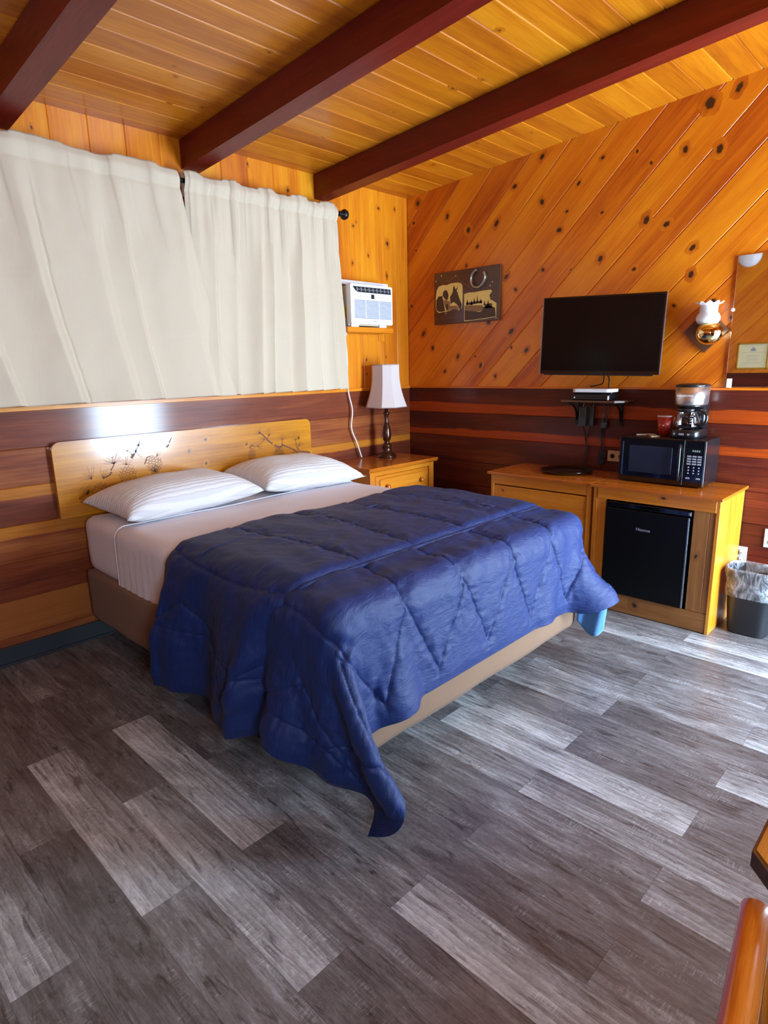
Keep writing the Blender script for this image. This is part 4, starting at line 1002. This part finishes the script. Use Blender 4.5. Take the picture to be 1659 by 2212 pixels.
mb.build('wire', ['horseshoe'], pq)

# ---------------------------------------------------------------- television
TVC = Vector((1.778, -.232, 1.6625)); tv = empty('television', TVC, (0, 0, math.radians(10.6))); tag(tv, 'flat black television on a wall arm above the cable shelf', 'television')
tw, thh = .730, .470; rl = Matrix.Rotation(math.radians(1.4), 4, 'Y')
mb = MB(); mb.box((-tw / 2, 0, -thh / 2), (tw / 2, .030, thh / 2), mat=rl); mb.box((-.25, .030, -.18), (.25, .055, .16), mat=rl); mb.build('casing', ['gloss_black'], tv, local=True, bevel=.003)
mb = MB(); mb.box((-tw / 2 + .010, -.0015, -thh / 2 + .020), (tw / 2 - .010, .001, thh / 2 - .010), mat=rl); mb.build('screen', ['screen'], tv, local=True)
mb = MB(); mb.box((-tw / 2 - .0015, -.002, -thh / 2), (-tw / 2 + .001, .016, thh / 2), mat=rl); mb.build('bezel_highlight', ['grey_strip'], tv, local=True)  # silvery left bezel side, its highlight put into the strip's colour
mb = MB(); mb.box((tw / 2 - .001, -.002, -thh / 2), (tw / 2 + .0015, .020, thh / 2), mat=rl); mb.build('bezel_highlight', ['grey_strip'], tv, local=True)  # right bezel side, edge highlight likewise built as a pale strip
mb = MB(); mb.box((-tw / 2 + .03, -.003, -thh / 2 - .008), (tw / 2 - .035, .02, -thh / 2 + .002), mat=rl); mb.box((-.03, -.004, -thh / 2 + .003), (.03, -.001, -thh / 2 + .012), mat=rl); mb.build('lower_bezel', ['black_plastic'], tv, local=True)
mb = MB(); mb.box((-.08, .055, -.08), (.08, .065, .08)); mb.box((-.02, .06, -.02), (.02, .20, .02)); mb.build('wall_arm', ['black_metal'], tv, local=True)
mb = MB(); mb.box((1.74, -.03, 1.56), (1.82, 0, 1.76)); o = mb.build('wall_mount', ['black_metal'], loc=(1.78, 0, 1.56)); tag(o, 'black wall mount plate hidden behind the television', 'wall mount')

# shelf with box, adapter, cords -------------------------------------------
t = empty('wall_shelf', (1.70, 0, 1.25)); tag(t, 'small dark wooden wall shelf with black brackets below the television', 'shelf')
mb = MB(); mb.prism([(1.475, -.002), (1.93, -.002), (1.93, -.155), (1.885, -.20), (1.52, -.20), (1.475, -.155)], 1.250, 1.262, 'xy'); mb.build('shelf_board', ['plaque'], t, bevel=.002)
for x in (1.545, 1.852):
    mb = MB(); mb.box((x - .010, -.014, 1.090), (x + .010, -.0, 1.250)); mb.box((x - .010, -.17, 1.238), (x + .010, -.014, 1.250))
    mb.tube(spline([Vector((x, -.012, 1.12)), Vector((x, -.035, 1.19)), Vector((x, -.08, 1.225)), Vector((x, -.14, 1.240))], 5), .006, 8); mb.build('bracket', ['black_metal'], t)
rt = empty('cable_box', (1.74, -.11, 1.262)); tag(rt, 'black set top box with a white rounded lid on the wall shelf', 'cable box')
mb = MB(); mb.box((1.585, -.19, 1.264), (1.845, -.05, 1.300)); mb.box((1.585, -.16, 1.300), (1.845, -.06, 1.315)); mb.build('box_body', ['black_plastic'], rt, bevel=.006)
mb = MB(); mb.prism(rrect(1.59, 1.855, -.195, -.06, .03, 6), 1.3145, 1.334, 'xy'); mb.build('white_lid', ['white_plastic'], rt, bevel=.004)
mb = MB(); mb.box((1.835, -.194, 1.266), (1.842, -.189, 1.292)); mb.lathe([(.005, 0), (0, .002)], (1.610, -.190, 1.280), 10, axis='y'); mb.build('indicator', ['white_plastic'], rt)
for (x0, x1, yy, lab) in ((1.588, 1.638, -.075, 'black power brick hanging below the wall shelf, left one'), (1.642, 1.678, -.045, 'black power brick hanging below the wall shelf, thinner right one')):
    mb = MB(); mb.box((x0, yy, 1.085), (x1, yy + .03, 1.212)); mb.tube([(x0 + .02, yy + .015, 1.21), (x0 + .025, yy + .02, 1.235), (x0 + .03, yy + .02, 1.25)], .004, 8)
    o = mb.build('power_adapter', ['black_plastic'], bevel=.005, loc=((x0 + x1) / 2, yy, 1.085)); tag(o, lab, 'power adapter', 'power bricks below the wall shelf')
def cord(pts, r, lab, mat='black_plastic', name='cord'):
    mb = MB(); mb.tube(spline([Vector(p) for p in pts], 6), r, 8); o = mb.build(name, [mat], loc=pts[-1]); tag(o, lab, 'cord'); return o
cord([(1.615, -.06, 1.09), (1.618, -.03, 1.04), (1.616, -.015, .99), (1.629, -.012, .928), (1.615, -.012, .87), (1.595, -.015, .79)], .0030, 'thin dark cord dropping from the left power brick to the cabinet')
cord([(1.655, -.03, 1.09), (1.640, -.02, 1.04), (1.622, -.012, .99), (1.636, -.012, .925), (1.630, -.012, .86), (1.625, -.015, .79)], .0025, 'thin dark cord dropping from the right power brick to the cabinet')
cord([(1.765, -.11, 1.44), (1.735, -.05, 1.37), (1.68, -.02, 1.352), (1.635, -.02, 1.343)], .004, 'black cord looping from under the television towards the cable box')
cord([(1.775, -.12, 1.44), (1.768, -.04, 1.40), (1.760, -.02, 1.34), (1.760, -.012, 1.26), (1.765, -.018, 1.18), (1.755, -.02, 1.10), (1.735, -.015, 1.05), (1.742, -.015, .96), (1.745, -.02, .88), (1.74, -.02, .80)], .0042, 'black television cord running down the wall behind the shelf')
cord([(1.735, -.02, 1.245), (1.730, -.02, 1.16), (1.737, -.025, 1.10), (1.728, -.02, 1.04), (1.735, -.02, .95), (1.735, -.02, .92), (1.745, -.02, .90)], .0040, 'black cord bundled beside the television cord')
mb = MB(); mb.lathe([(.022, 0), (.026, .01), (.022, .02)], (1.745, -.005, 1.10), 12, axis='y'); mb.box((1.725, -.03, 1.07), (1.765, -.008, 1.115)); mb.box((1.728, -.04, .87), (1.768, -.008, .925)); mb.box((1.722, -.035, .83), (1.76, -.01, .88))
o = mb.build('cord_plug', ['black_plastic'], bevel=.004, loc=(1.745, 0, .87)); tag(o, 'cluster of black plugs at the wall socket beside the microwave', 'plug')
def outlet(x0, x1, z0, z1, mat, lab, horiz=False):
    t = empty('wall_outlet', ((x0 + x1) / 2, 0, z0)); tag(t, lab, 'outlet', 'outlets on the television wall')
    mb = MB(); mb.box((x0, -.008, z0), (x1, 0, z1)); mb.build('cover_plate', [mat], t, bevel=.002)
    mb = MB(); cx, cz = (x0 + x1) / 2, (z0 + z1) / 2
    for s in (-1, 1):
        px, pz = (cx + s * .028, cz) if horiz else (cx, cz + s * .022)
        mb.lathe([(.0155, 0), (.0155, .0015), (0, .0016)], (px, -.0075, pz), 20, axis='y', mi=1 if mat == 'ivory' else 0)
        for d in (-.006, .006): mb.box((px + d - .001, -.0098, pz - .005), (px + d + .001, -.0088, pz + .005), mi=1)
    mb.build('socket', [mat, 'dark'], t)
outlet(1.775, 1.90, .855, .925, 'ivory', 'ivory wall outlet behind the microwave and hanging cords', True)
outlet(2.592, 2.660, .30, .418, 'grey_plate', 'white wall outlet behind the waste bin')
outlet(2.738, 2.81, .435, .545, 'grey_plate', 'white wall outlet at the right edge of the photo, above the bin')

# ---------------------------------------------------------------- cabinets
CZ = .785
def cabinet_left():
    t = empty('cabinet', (1.52, -.23, 0)); tag(t, 'honey pine cabinet with a drop front, left of the refrigerator cabinet, holding the round tray', 'cabinet')
    x0, x1, yf = 1.155, 1.888, -.455
    mb = MB(); mb.box((x0, yf + .02, 0), (x0 + .018, -.012, CZ - .018), 'z'); mb.box((x1 - .02, yf + .02, 0), (x1, -.012, CZ - .018), 'z'); mb.box((x0, -.03, 0), (x1, -.014, CZ - .018), 'x')
    mb.box((x0, yf, 0), (x0 + .022, yf + .022, CZ - .018), 'z'); mb.box((x1 - .030, yf, 0), (x1, yf + .022, CZ - .018), 'z'); mb.box((x0 + .02, yf + .003, 0), (x1 - .03, yf + .02, .09), 'x')
    mb.build('carcass', ['oak'], t, bevel=.002)
    mb = MB(); mb.box((x0 + .024, yf + .001, .700), (x1 - .032, yf + .020, CZ - .02), 'x', tone=.5); mb.build('top_rail', ['oak'], t, bevel=.003)
    mb = MB(); mb.box((x0 + .024, yf + .004, .095), (x1 - .034, yf + .020, .692), 'x', tone=.4)
    knot(mb, 1.25, .66, lambda u, v, d: (u, yf + .004 + d, v), 0, .006); mb.build('door', ['oak'], t, bevel=.003)
    mb = MB(); mb.box((x0 - .018, yf - .026, CZ - .018), (x1 + .004, -.006, CZ), 'x', tone=.5); mb.build('top', ['oak_top'], t, bevel=.004)
cabinet_left()
t = empty('refrigerator_cabinet', (2.26, -.23, 0)); tag(t, 'honey pine cabinet built around the black refrigerator, under the microwave', 'cabinet')
x0, x1, yf = 1.905, 2.615, -.460
mb = MB(); mb.box((x0, yf + .02, 0), (x0 + .018, -.012, CZ - .02), 'z'); mb.box((x0, yf, 0), (x0 + .024, yf + .022, CZ - .02), 'z'); mb.build('side_panel', ['oak'], t, bevel=.002)
mb = MB(); mb.box((x1 - .018, yf, 0), (x1, -.012, CZ - .02), 'z', tone=.1); mb.build('side_panel', ['oak'], t, bevel=.002)
mb = MB(); mb.box((x0 + .026, yf - .002, .698), (x1 - .018, yf + .016, CZ - .02), 'x', tone=.4); knot(mb, 2.32, .745, lambda u, v, d: (u, yf - .002 + d, v), 0, .008, aspect=1.6); mb.build('top_rail', ['oak'], t, bevel=.003)
mb = MB(); mb.box((x0 + .024, yf + .003, .10), (1.985, yf + .018, .70), 'z', tone=.2); mb.build('front_board', ['oak'], t, bevel=.002)
mb = MB(); mb.box((2.485, yf + .003, .12), (x1 - .05, yf + .018, .698), 'z', tone=.6); knot(mb, 2.515, .44, lambda u, v, d: (u, yf + .003 + d, v), PI / 2 - .6, .012, aspect=1.5, deep=.8)
mb.box((x1 - .049, yf + .004, .12), (x1 - .018, yf + .018, .698), 'z', tone=.7); mb.build('front_board', ['board_brown'], t, bevel=.002)
mb = MB(); mb.box((x0 + .024, yf + .003, .004), (x1 - .019, yf + .018, .118), 'x', tone=.55); knot(mb, 2.20, .07, lambda u, v, d: (u, yf + .003 + d, v), 0, .017, aspect=1.2, deep=.9); mb.build('front_board', ['board_brown'], t, bevel=.002)
mb = MB(); mb.box((x0 - .012, yf - .028, CZ - .018), (x1 + .016, -.006, CZ), 'x', tone=.5); mb.build('top', ['oak_top'], t, bevel=.004)
fr = empty('mini_refrigerator', (2.235, -.24, .12)); tag(fr, 'black mini refrigerator set inside the pine cabinet below the microwave', 'refrigerator')
mb = MB(); mb.box((1.995, yf + .03, .121), (2.478, -.04, .690)); mb.build('body', ['fridge'], fr)
mb = MB(); mb.box((1.992, yf - .012, .122), (2.470, yf + .03, .655)); mb.build('door', ['fridge'], fr, bevel=.008)
mb = MB(); mb.box((1.992, yf - .008, .660), (2.476, yf + .03, .690)); mb.build('top_cap', ['gloss_black'], fr, bevel=.005)
mb = MB(); mb.box((2.4625, yf - .0135, .126), (2.4705, yf - .006, .653)); mb.box((2.462, yf - .010, .668), (2.472, yf - .006, .682)); mb.build('door_edge_highlight', ['grey_strip'], fr, bevel=.001)  # grey door edge, with its highlight painted as a bright strip
text('Hisense', 'lettering', .026, 'grey_print', fr, (2.222, yf - .0125, .545), (PI / 2, 0, 0))
# tray
mb = MB(); mb.lathe([(0, .0), (.142, .0), (.158, .004), (.166, .016), (.170, .018), (.170, .021), (.163, .020), (.154, .008), (.140, .005), (0, .005)], (1.585, -.200, CZ + .0005), 56)
o = mb.build('serving_tray', ['gloss_black'], loc=(1.585, -.2, CZ)); tag(o, 'round black serving tray lying on the left cabinet', 'tray')

# ---------------------------------------------------------------- microwave
mw = empty('microwave', (2.22, -.16, CZ)); tag(mw, 'black microwave oven on the refrigerator cabinet, under the coffee maker', 'microwave')
mx0, mx1, my = 1.972, 2.466, -.285; z0, z1 = CZ + .010, CZ + .275
mb = MB(); mb.box((mx0 + .006, my + .025, z0), (mx1 - .004, -.025, z1)); mb.build('casing', ['black_plastic'], mw, bevel=.006)
mb = MB(); mb.box((mx0, my, z0 - .002), (2.352, my + .028, z1)); dr = mb.build('door', ['gloss_black'], mw, bevel=.007)
mb = MB(); mb.box((2.035, my - .0015, z0 + .055), (2.285, my + .002, z1 - .05)); mb.build('window', ['mw_window'], dr, bevel=.001)
mb = MB(); mb.tube(spline([Vector((2.327, my - .002, z0 + .025)), Vector((2.331, my - .018, z0 + .06)), Vector((2.333, my - .023, (z0 + z1) / 2)), Vector((2.331, my - .018, z1 - .06)), Vector((2.327, my - .002, z1 - .03))], 6), .0075, 10); mb.build('handle', ['black_plastic'], dr)
mb = MB(); mb.box((mx0 + .016, my - .0025, z0 + .03), (mx0 + .026, my + .001, z1 - .03)); mb.build('door_edge', ['mw_window'], dr, bevel=.001)
mb = MB(); mb.box((2.354, my, z0 - .002), (mx1, my + .028, z1)); cp = mb.build('control_panel', ['gloss_black'], mw, bevel=.006)
mb = MB(); mb.box((mx1 - .009, my - .001, z0 + .004), (mx1 - .006, my + .001, z1 - .006)); mb.build('edge_strip', ['grey_strip'], cp)
mb = MB(); mb.box((2.367, my - .0012, z1 - .072), (2.446, my + .001, z1 - .048)); mb.build('display', ['display'], cp)
mb = MB(); 
for dx in range(4): mb.box((2.395 + dx * .011, my - .0018, z1 - .066), (2.402 + dx * .011, my - .0010, z1 - .056))
mb.build('display_digits', ['grey_print'], cp)
for r_ in range(4):
    for c_ in range(3):
        mb = MB(); X_, Z_ = 2.368 + c_ * .028, z1 - .088 - r_ * .0145; mb.box((X_, my - .0015, Z_ - .009), (X_ + .022, my + .001, Z_)); mb.build('button', ['grey_print'], cp, bevel=.0008)
for r_ in range(3):
    for c_ in range(3):
        mb = MB(); mb.lathe([(.0046, 0), (.0046, .0012), (0, .0013)], (2.379 + c_ * .028, my, z1 - .156 - r_ * .0165), 12, axis='y'); mb.build('button', ['grey_print'], cp)
for X_ in (2.368, 2.424):
    mb = MB(); mb.box((X_, my - .0015, z0 + .042), (X_ + .022, my + .001, z0 + .052)); mb.build('button', ['grey_print'], cp, bevel=.0008)
for x in (mx0 + .04, mx1 - .04):
    for y in (my + .04, -.05):
        mb = MB(); mb.lathe([(.012, -.010), (.012, .001)], (x, y, z0), 12); mb.build('foot', ['black_plastic'], mw)
ZM = z1
# coffee maker
cx, cy = 2.318, -.135
cm = empty('coffee_maker', (cx, cy, ZM)); tag(cm, 'black and steel coffee maker with glass pot on top of the microwave', 'coffee maker')
def loop(hx, hy, r, z, n=6): return [(cx + p[0], cy + p[1], z) for p in rrect(-hx, hx, -hy, hy, r, n)]
mb = MB(); mb.rings([loop(.078, .105, .05, ZM), loop(.082, .108, .05, ZM + .006), loop(.080, .106, .05, ZM + .045), loop(.074, .100, .05, ZM + .050)]); mb.build('base', ['black_plastic'], cm)
mb = MB(); mb.rings([[(cx + p[0], cy + .06 + p[1], z) for p in rrect(-.074, .074, -.04, .04, .02, 5)] for z in (ZM + .045, ZM + .20)]); mb.build('water_tank', ['black_plastic'], cm)
mb = MB(); mb.rings([loop(.078, .1, .075, ZM + .188, 10), loop(.080, .102, .076, ZM + .196, 10), loop(.084, .106, .08, ZM + .292, 10)]); st = mb.build('brew_head', ['steel'], cm)
mb = MB(); mb.rings([loop(.082, .103, .078, ZM + .292, 10), loop(.085, .107, .081, ZM + .294, 10), loop(.084, .106, .080, ZM + .302, 10), loop(.06, .08, .058, ZM + .310, 10), loop(.02, .03, .018, ZM + .312, 10)]); mb.build('lid', ['black_plastic'], cm)
mb = MB(); mb.lathe([(.068, .176), (.072, .19), (0, .19)], (cx, cy - .02, ZM), 28); mb.build('filter_bottom', ['black_plastic'], cm)
text('FARBERWARE', 'lettering', .0145, 'white_plastic', cm, (cx - .005, cy - .1045, ZM + .243), (PI / 2, 0, 0))
mb = MB(); mb.lathe([(.0, .053), (.060, .053), (.066, .060), (.070, .078), (.068, .100), (.056, .130), (.048, .148), (.052, .156)], (cx - .008, cy - .035, ZM), 36, caps=False); pot = mb.build('glass_pot', ['glass'], cm, solid=.003)
mb = MB(); mb.lathe([(.054, .150), (.056, .168), (.03, .176), (0, .177)], (cx - .008, cy - .035, ZM), 28); mb.build('pot_lid', ['black_plastic'], cm)
mb = MB(); hp = [Vector((cx + .045, cy - .055, ZM + .160)), Vector((cx + .085, cy - .07, ZM + .158)), Vector((cx + .112, cy - .082, ZM + .135)), Vector((cx + .112, cy - .084, ZM + .10)), Vector((cx + .085, cy - .075, ZM + .078)), Vector((cx + .058, cy - .06, ZM + .08))]
mb.tube(spline(hp, 6), .010, 10, flat=.8); mb.build('pot_handle', ['black_plastic'], cm)
mb = MB()
for k in range(4): mb.box((cx + .030, cy - .097 + k * .001, ZM + .085 + k * .014), (cx + .046, cy - .095 + k * .001, ZM + .088 + k * .014))
mb.build('level_marks', ['white_plastic'], pot)
mb = MB()
for x, w in ((-.05, .006), (-.022, .028), (.025, .012)): mb.box((cx + x, cy - .1085, ZM + .02), (cx + x + w, cy - .106, ZM + .03))
mb.build('control_buttons', ['grey_print'], cm)
# paper cup and packets
cup = empty('paper_cup', (2.165, -.115, ZM)); tag(cup, 'red paper cup standing on the microwave beside the coffee maker', 'cup')
mb = MB(); mb.lathe([(.0, .0), (.030, .0), (.041, .112), (.039, .112), (.029, .004), (0, .004)], (2.165, -.115, ZM + .001), 28); mb.build('cup_wall', ['red_cup'], cup)
mb = MB(); mb.lathe([(.0405, .110), (.0425, .113), (.0405, .116)], (2.165, -.115, ZM + .001), 28, caps=False); mb.build('rim', ['paper'], cup)
mb = MB()
for a in (-1.9, -1.35):
    p = (2.165 + .037 * math.cos(a), -.115 + .037 * math.sin(a)); mb.lathe([(.006, -.004), (.006, .001), (0, .0012)], (p[0], p[1], ZM + .062), 10, axis='y')
mb.build('pink_print', ['cup_print'], cup)
for (x, y, a, mat, lab) in ((2.05, -.16, .5, 'paper', 'white sachet lying on the microwave, farthest left of the three sachets'), (2.10, -.13, -.3, 'paper', 'white sachet lying on the microwave behind the other two sachets'), (2.152, -.215, .9, 'ivory', 'pale sachet at the front edge of the microwave, below the red cup')):
    mb = MB(); mb.box((x - .028, y - .012, ZM + .0005), (x + .028, y + .012, ZM + .0045), mat=Matrix.Translation((x, y, 0)) @ Matrix.Rotation(a, 4, 'Z') @ Matrix.Translation((-x, -y, 0)))
    o = mb.build('sachet', [mat], bevel=.0015, loc=(x, y, ZM)); tag(o, lab, 'sachet', 'sachets on the microwave')
# ---------------------------------------------------------------- sconce
sc = empty('wall_sconce', (2.322, 0, 1.66)); tag(sc, 'brass wall lamp with ruffled glass shade on a dark wooden diamond', 'wall lamp')
c0 = (2.322, 1.662); mb = MB(); mb.prism([(c0[0] + .121, c0[1]), (c0[0], c0[1] + .126), (c0[0] - .121, c0[1]), (c0[0], c0[1] - .122)], -.022, -.001, 'xz'); mb.build('wooden_diamond', ['plaque'], sc, bevel=.004)
mb = MB(); S_ = []
for k in range(17):
    a = PI * k / 16; S_.append((.070 * math.sin(a), -.066 * math.cos(a)))
mb.lathe(S_, (2.365, -.095, 1.648), 36); mb.lathe([(.03, .022), (.028, .03), (.012, .034), (.010, .09)], (2.35, 0, 1.648), 20, axis='y'); mb.build('brass_ball', ['brass'], sc)
mb = MB(); R_ = []; n = 72
PR = [(.020, .0), (.048, .006), (.060, .022), (.062, .038), (.054, .056), (.044, .068), (.047, .073), (.043, .078), (.047, .084), (.043, .089), (.047, .095), (.044, .100), (.052, .110), (.064, .116), (.070, .118)]
for i_, (r_, h_) in enumerate(PR):
    f = max(0, (i_ - 11) / 3)
    R_.append([(2.350 + (r_ + .007 * f * math.cos(10 * 2 * PI * k / n)) * math.cos(2 * PI * k / n), -.090 + (r_ + .007 * f * math.cos(10 * 2 * PI * k / n)) * math.sin(2 * PI * k / n), 1.694 + h_ + .006 * f * math.cos(10 * 2 * PI * k / n)) for k in range(n)])
mb.rings(R_, True, False); mb.build('glass_shade', ['frost'], sc, solid=.003)
mb = MB(); mb.lathe([(.0, 0), (.016, .005), (.020, .03), (.014, .05), (0, .055)], (2.350, -.09, 1.70), 18); mb.build('bulb', ['white_plastic'], sc)

# ---------------------------------------------------------------- mirror
mi_ = empty('wall_mirror', (2.9, 0, 1.345)); tag(mi_, 'frameless wall mirror resting on the wainscot trim at the right edge of the photo', 'mirror')
mb = MB(); mb.box((2.452, -.012, 1.345), (3.35, -.004, 2.055)); mb.build('mirror_glass', ['mirror'], mi_, bevel=.0015)
mb = MB(); mb.box((2.458, -.018, 1.341), (2.484, -.002, 1.392)); mb.build('mirror_clip', ['white_plastic'], mi_, bevel=.002)
mb = MB(); mb.box((3.3, -.018, 1.341), (3.32, -.002, 1.392)); mb.build('mirror_clip', ['white_plastic'], mi_, bevel=.002)
mb = MB(); mb.lathe([(.010, 0), (.010, .006), (0, .008)], (2.452, -.010, 1.77), 12, axis='y'); mb.build('mirror_clip', ['white_plastic'], mi_)
# things seen in the mirror
ce = empty('framed_certificate', (1.43, ROOM_Y, 1.53)); tag(ce, 'framed cream certificate on the wall behind the camera, seen in the mirror', 'certificate')
fx0, fx1, fz0, fz1 = 1.262, 1.600, 1.376, 1.686; mb = MB()
for (a, b, c, d) in ((fx0, fx1, fz0, fz0 + .018), (fx0, fx1, fz1 - .018, fz1), (fx0, fx0 + .018, fz0, fz1), (fx1 - .018, fx1, fz0, fz1)): mb.box((a, ROOM_Y, c), (b, ROOM_Y + .02, d))
mb.build('gold_frame', ['gold_frame'], ce, bevel=.003)
mb = MB(); mb.box((fx0 + .015, ROOM_Y + .002, fz0 + .015), (fx1 - .015, ROOM_Y + .010, fz1 - .015)); mb.build('paper', ['cert'], ce)
mb = MB(); 
for z, w in ((1.655, .20), (1.575, .24), (1.54, .12), (1.525, .14), (1.50, .10), (1.485, .13), (1.45, .2)): mb.box((1.431 - w / 2, ROOM_Y + .010, z - .0014), (1.431 + w / 2, ROOM_Y + .0106, z + .0014))
mb.prism([(1.40, 1.59), (1.46, 1.59), (1.455, 1.615), (1.44, 1.625), (1.431, 1.64), (1.42, 1.625), (1.405, 1.615)], ROOM_Y + .010, ROOM_Y + .0106, 'xz'); mb.build('printed_text', ['grey_print'], ce)
gl = empty('globe_light', (1.28, ROOM_Y, 2.70)); tag(gl, 'white round wall light high behind the camera, seen in the mirror corner', 'wall light')
mb = MB(); mb.lathe([(.13, 0), (.13, .02), (.12, .04), (.09, .065), (.05, .08), (0, .084)], (1.285, ROOM_Y, 2.69), 32, axis='y'); mb.v = [(p[0], 2 * ROOM_Y - p[1], p[2]) for p in mb.v]; mb.build('diffuser', ['white_plastic'], gl)

# ---------------------------------------------------------------- waste bin
bn = empty('waste_bin', (2.755, -.27, 0)); tag(bn, 'charcoal waste bin with a clear plastic liner beside the cabinet', 'bin')
def bl(sx, sy, r, z, n=8, jit=0):
    pts = rrect(-sx, sx, -sy, sy, r, n); return [(2.765 + p[0] * (1 + jit * math.sin(i * 2.1 + z * 60)), -.255 + p[1] * (1 + jit * math.cos(i * 1.7 + z * 40)), z) for i, p in enumerate(pts)]
mb = MB(); mb.rings([bl(.095, .075, .05, .001), bl(.100, .080, .052, .01), bl(.126, .100, .065, .355), bl(.130, .104, .067, .358), bl(.130, .104, .067, .368), bl(.124, .098, .063, .368), bl(.097, .077, .05, .02)], True, False)
mb.face(bl(.097, .077, .05, .02)[::-1]); mb.face(bl(.095, .075, .05, .001)); mb.build('bin_body', ['bin'], bn)
mb = MB(); R_ = []
for k in range(10):
    t = k / 9; z = .378 - .16 * t; s = .134 - .011 * t + .003 * math.sin(t * 9); R_.append(bl(s, s - .026, .068, z, 8, .018 * (t + .3)))
inner = [bl(.122, .096, .062, .378 - .02 * k, 8, .03) for k in range(7)][::-1]
mb.rings(inner + R_, True, False); mb.build('plastic_liner', ['film'], bn)

# ---------------------------------------------------------------- table and armchair at the right edge
tb = empty('dining_table', (3.78, -2.55, 0)); tag(tb, 'wooden table with clipped dark edged corner at the right edge of the photo', 'table')
poly = [(3.425, -3.045), (4.12, -3.045), (4.16, -3.00), (4.16, -2.13), (4.12, -2.08), (3.46, -2.08), (3.392, -2.15), (3.392, -3.01)]
mb = MB(); mb.prism(poly, .722, .750, 'xy', mi=1); mb.prism([(3.78 + (x - 3.78) * .988, -2.56 + (y + 2.56) * .988) for x, y in poly], .7495, .7512, 'xy', grain=1); mb.build('tabletop', ['table', 'table_edge'], tb, bevel=.005)
mb = MB(); mb.lathe([(.05, 0.04), (.045, .4), (.06, .5), (.045, .72)], (3.78, -2.56, 0), 24); mb.box((3.52, -2.6, 0), (4.04, -2.52, .045)); mb.box((3.74, -2.88, 0), (3.82, -2.24, .045)); mb.build('pedestal', ['chairwood'], tb, bevel=.004)
ch = empty('armchair', (3.70, -3.2, 0)); tag(ch, 'wooden armchair with dark green seat, its rounded arm at the lower right corner', 'chair')
for s, X_ in ((1, 0.0), (-1, 7.40)):
    fx = lambda x: x if s == 1 else X_ - x
    pts = [Vector((fx(3.412), -3.035, .668)), Vector((fx(3.416), -3.06, .682)), Vector((fx(3.430), -3.16, .686)), Vector((fx(3.446), -3.28, .688)), Vector((fx(3.462), -3.42, .695)), Vector((fx(3.472), -3.50, .70))]
    mb = MB(); q = spline(pts, 8); mb.tube(q, .022, 20, radii=[.022 * min(1, .5 + .5 * (k / 6)) if k < 6 else .022 for k in range(len(q))], flat=.85); mb.build('arm', ['chairwood'], ch)
    mb = MB(); mb.tube([(fx(3.445), -3.0, 0), (fx(3.440), -3.02, .40), (fx(3.428), -3.09, .675)], .016, 12); mb.build('leg', ['chairwood'], ch)
    mb = MB(); mb.tube([(fx(3.47), -3.52, 0), (fx(3.47), -3.48, .45), (fx(3.474), -3.53, .92)], .018, 12); mb.build('leg', ['chairwood'], ch)
mb = MB(); mb.prism(rrect(3.415, 3.985, -3.47, -2.90, .06, 6), .42, .485, 'xy'); mb.build('seat', ['green'], ch, bevel=.015, bseg=4)
mb = MB(); mb.prism(rrect(3.43, 3.97, -3.46, -2.92, .05, 6), .375, .421, 'xy'); mb.build('seat_frame', ['chairwood'], ch, bevel=.004)
mb = MB(); mb.box((3.49, -3.535, .58), (3.91, -3.505, .86)); mb.build('backrest', ['green'], ch, bevel=.012, bseg=4)
mb = MB(); mb.box((3.46, -3.55, .885), (3.94, -3.52, .93), 'x'); mb.build('top_rail', ['chairwood'], ch, bevel=.008)

for o in list(bpy.data.objects):
    if '_org' in o: del o['_org']
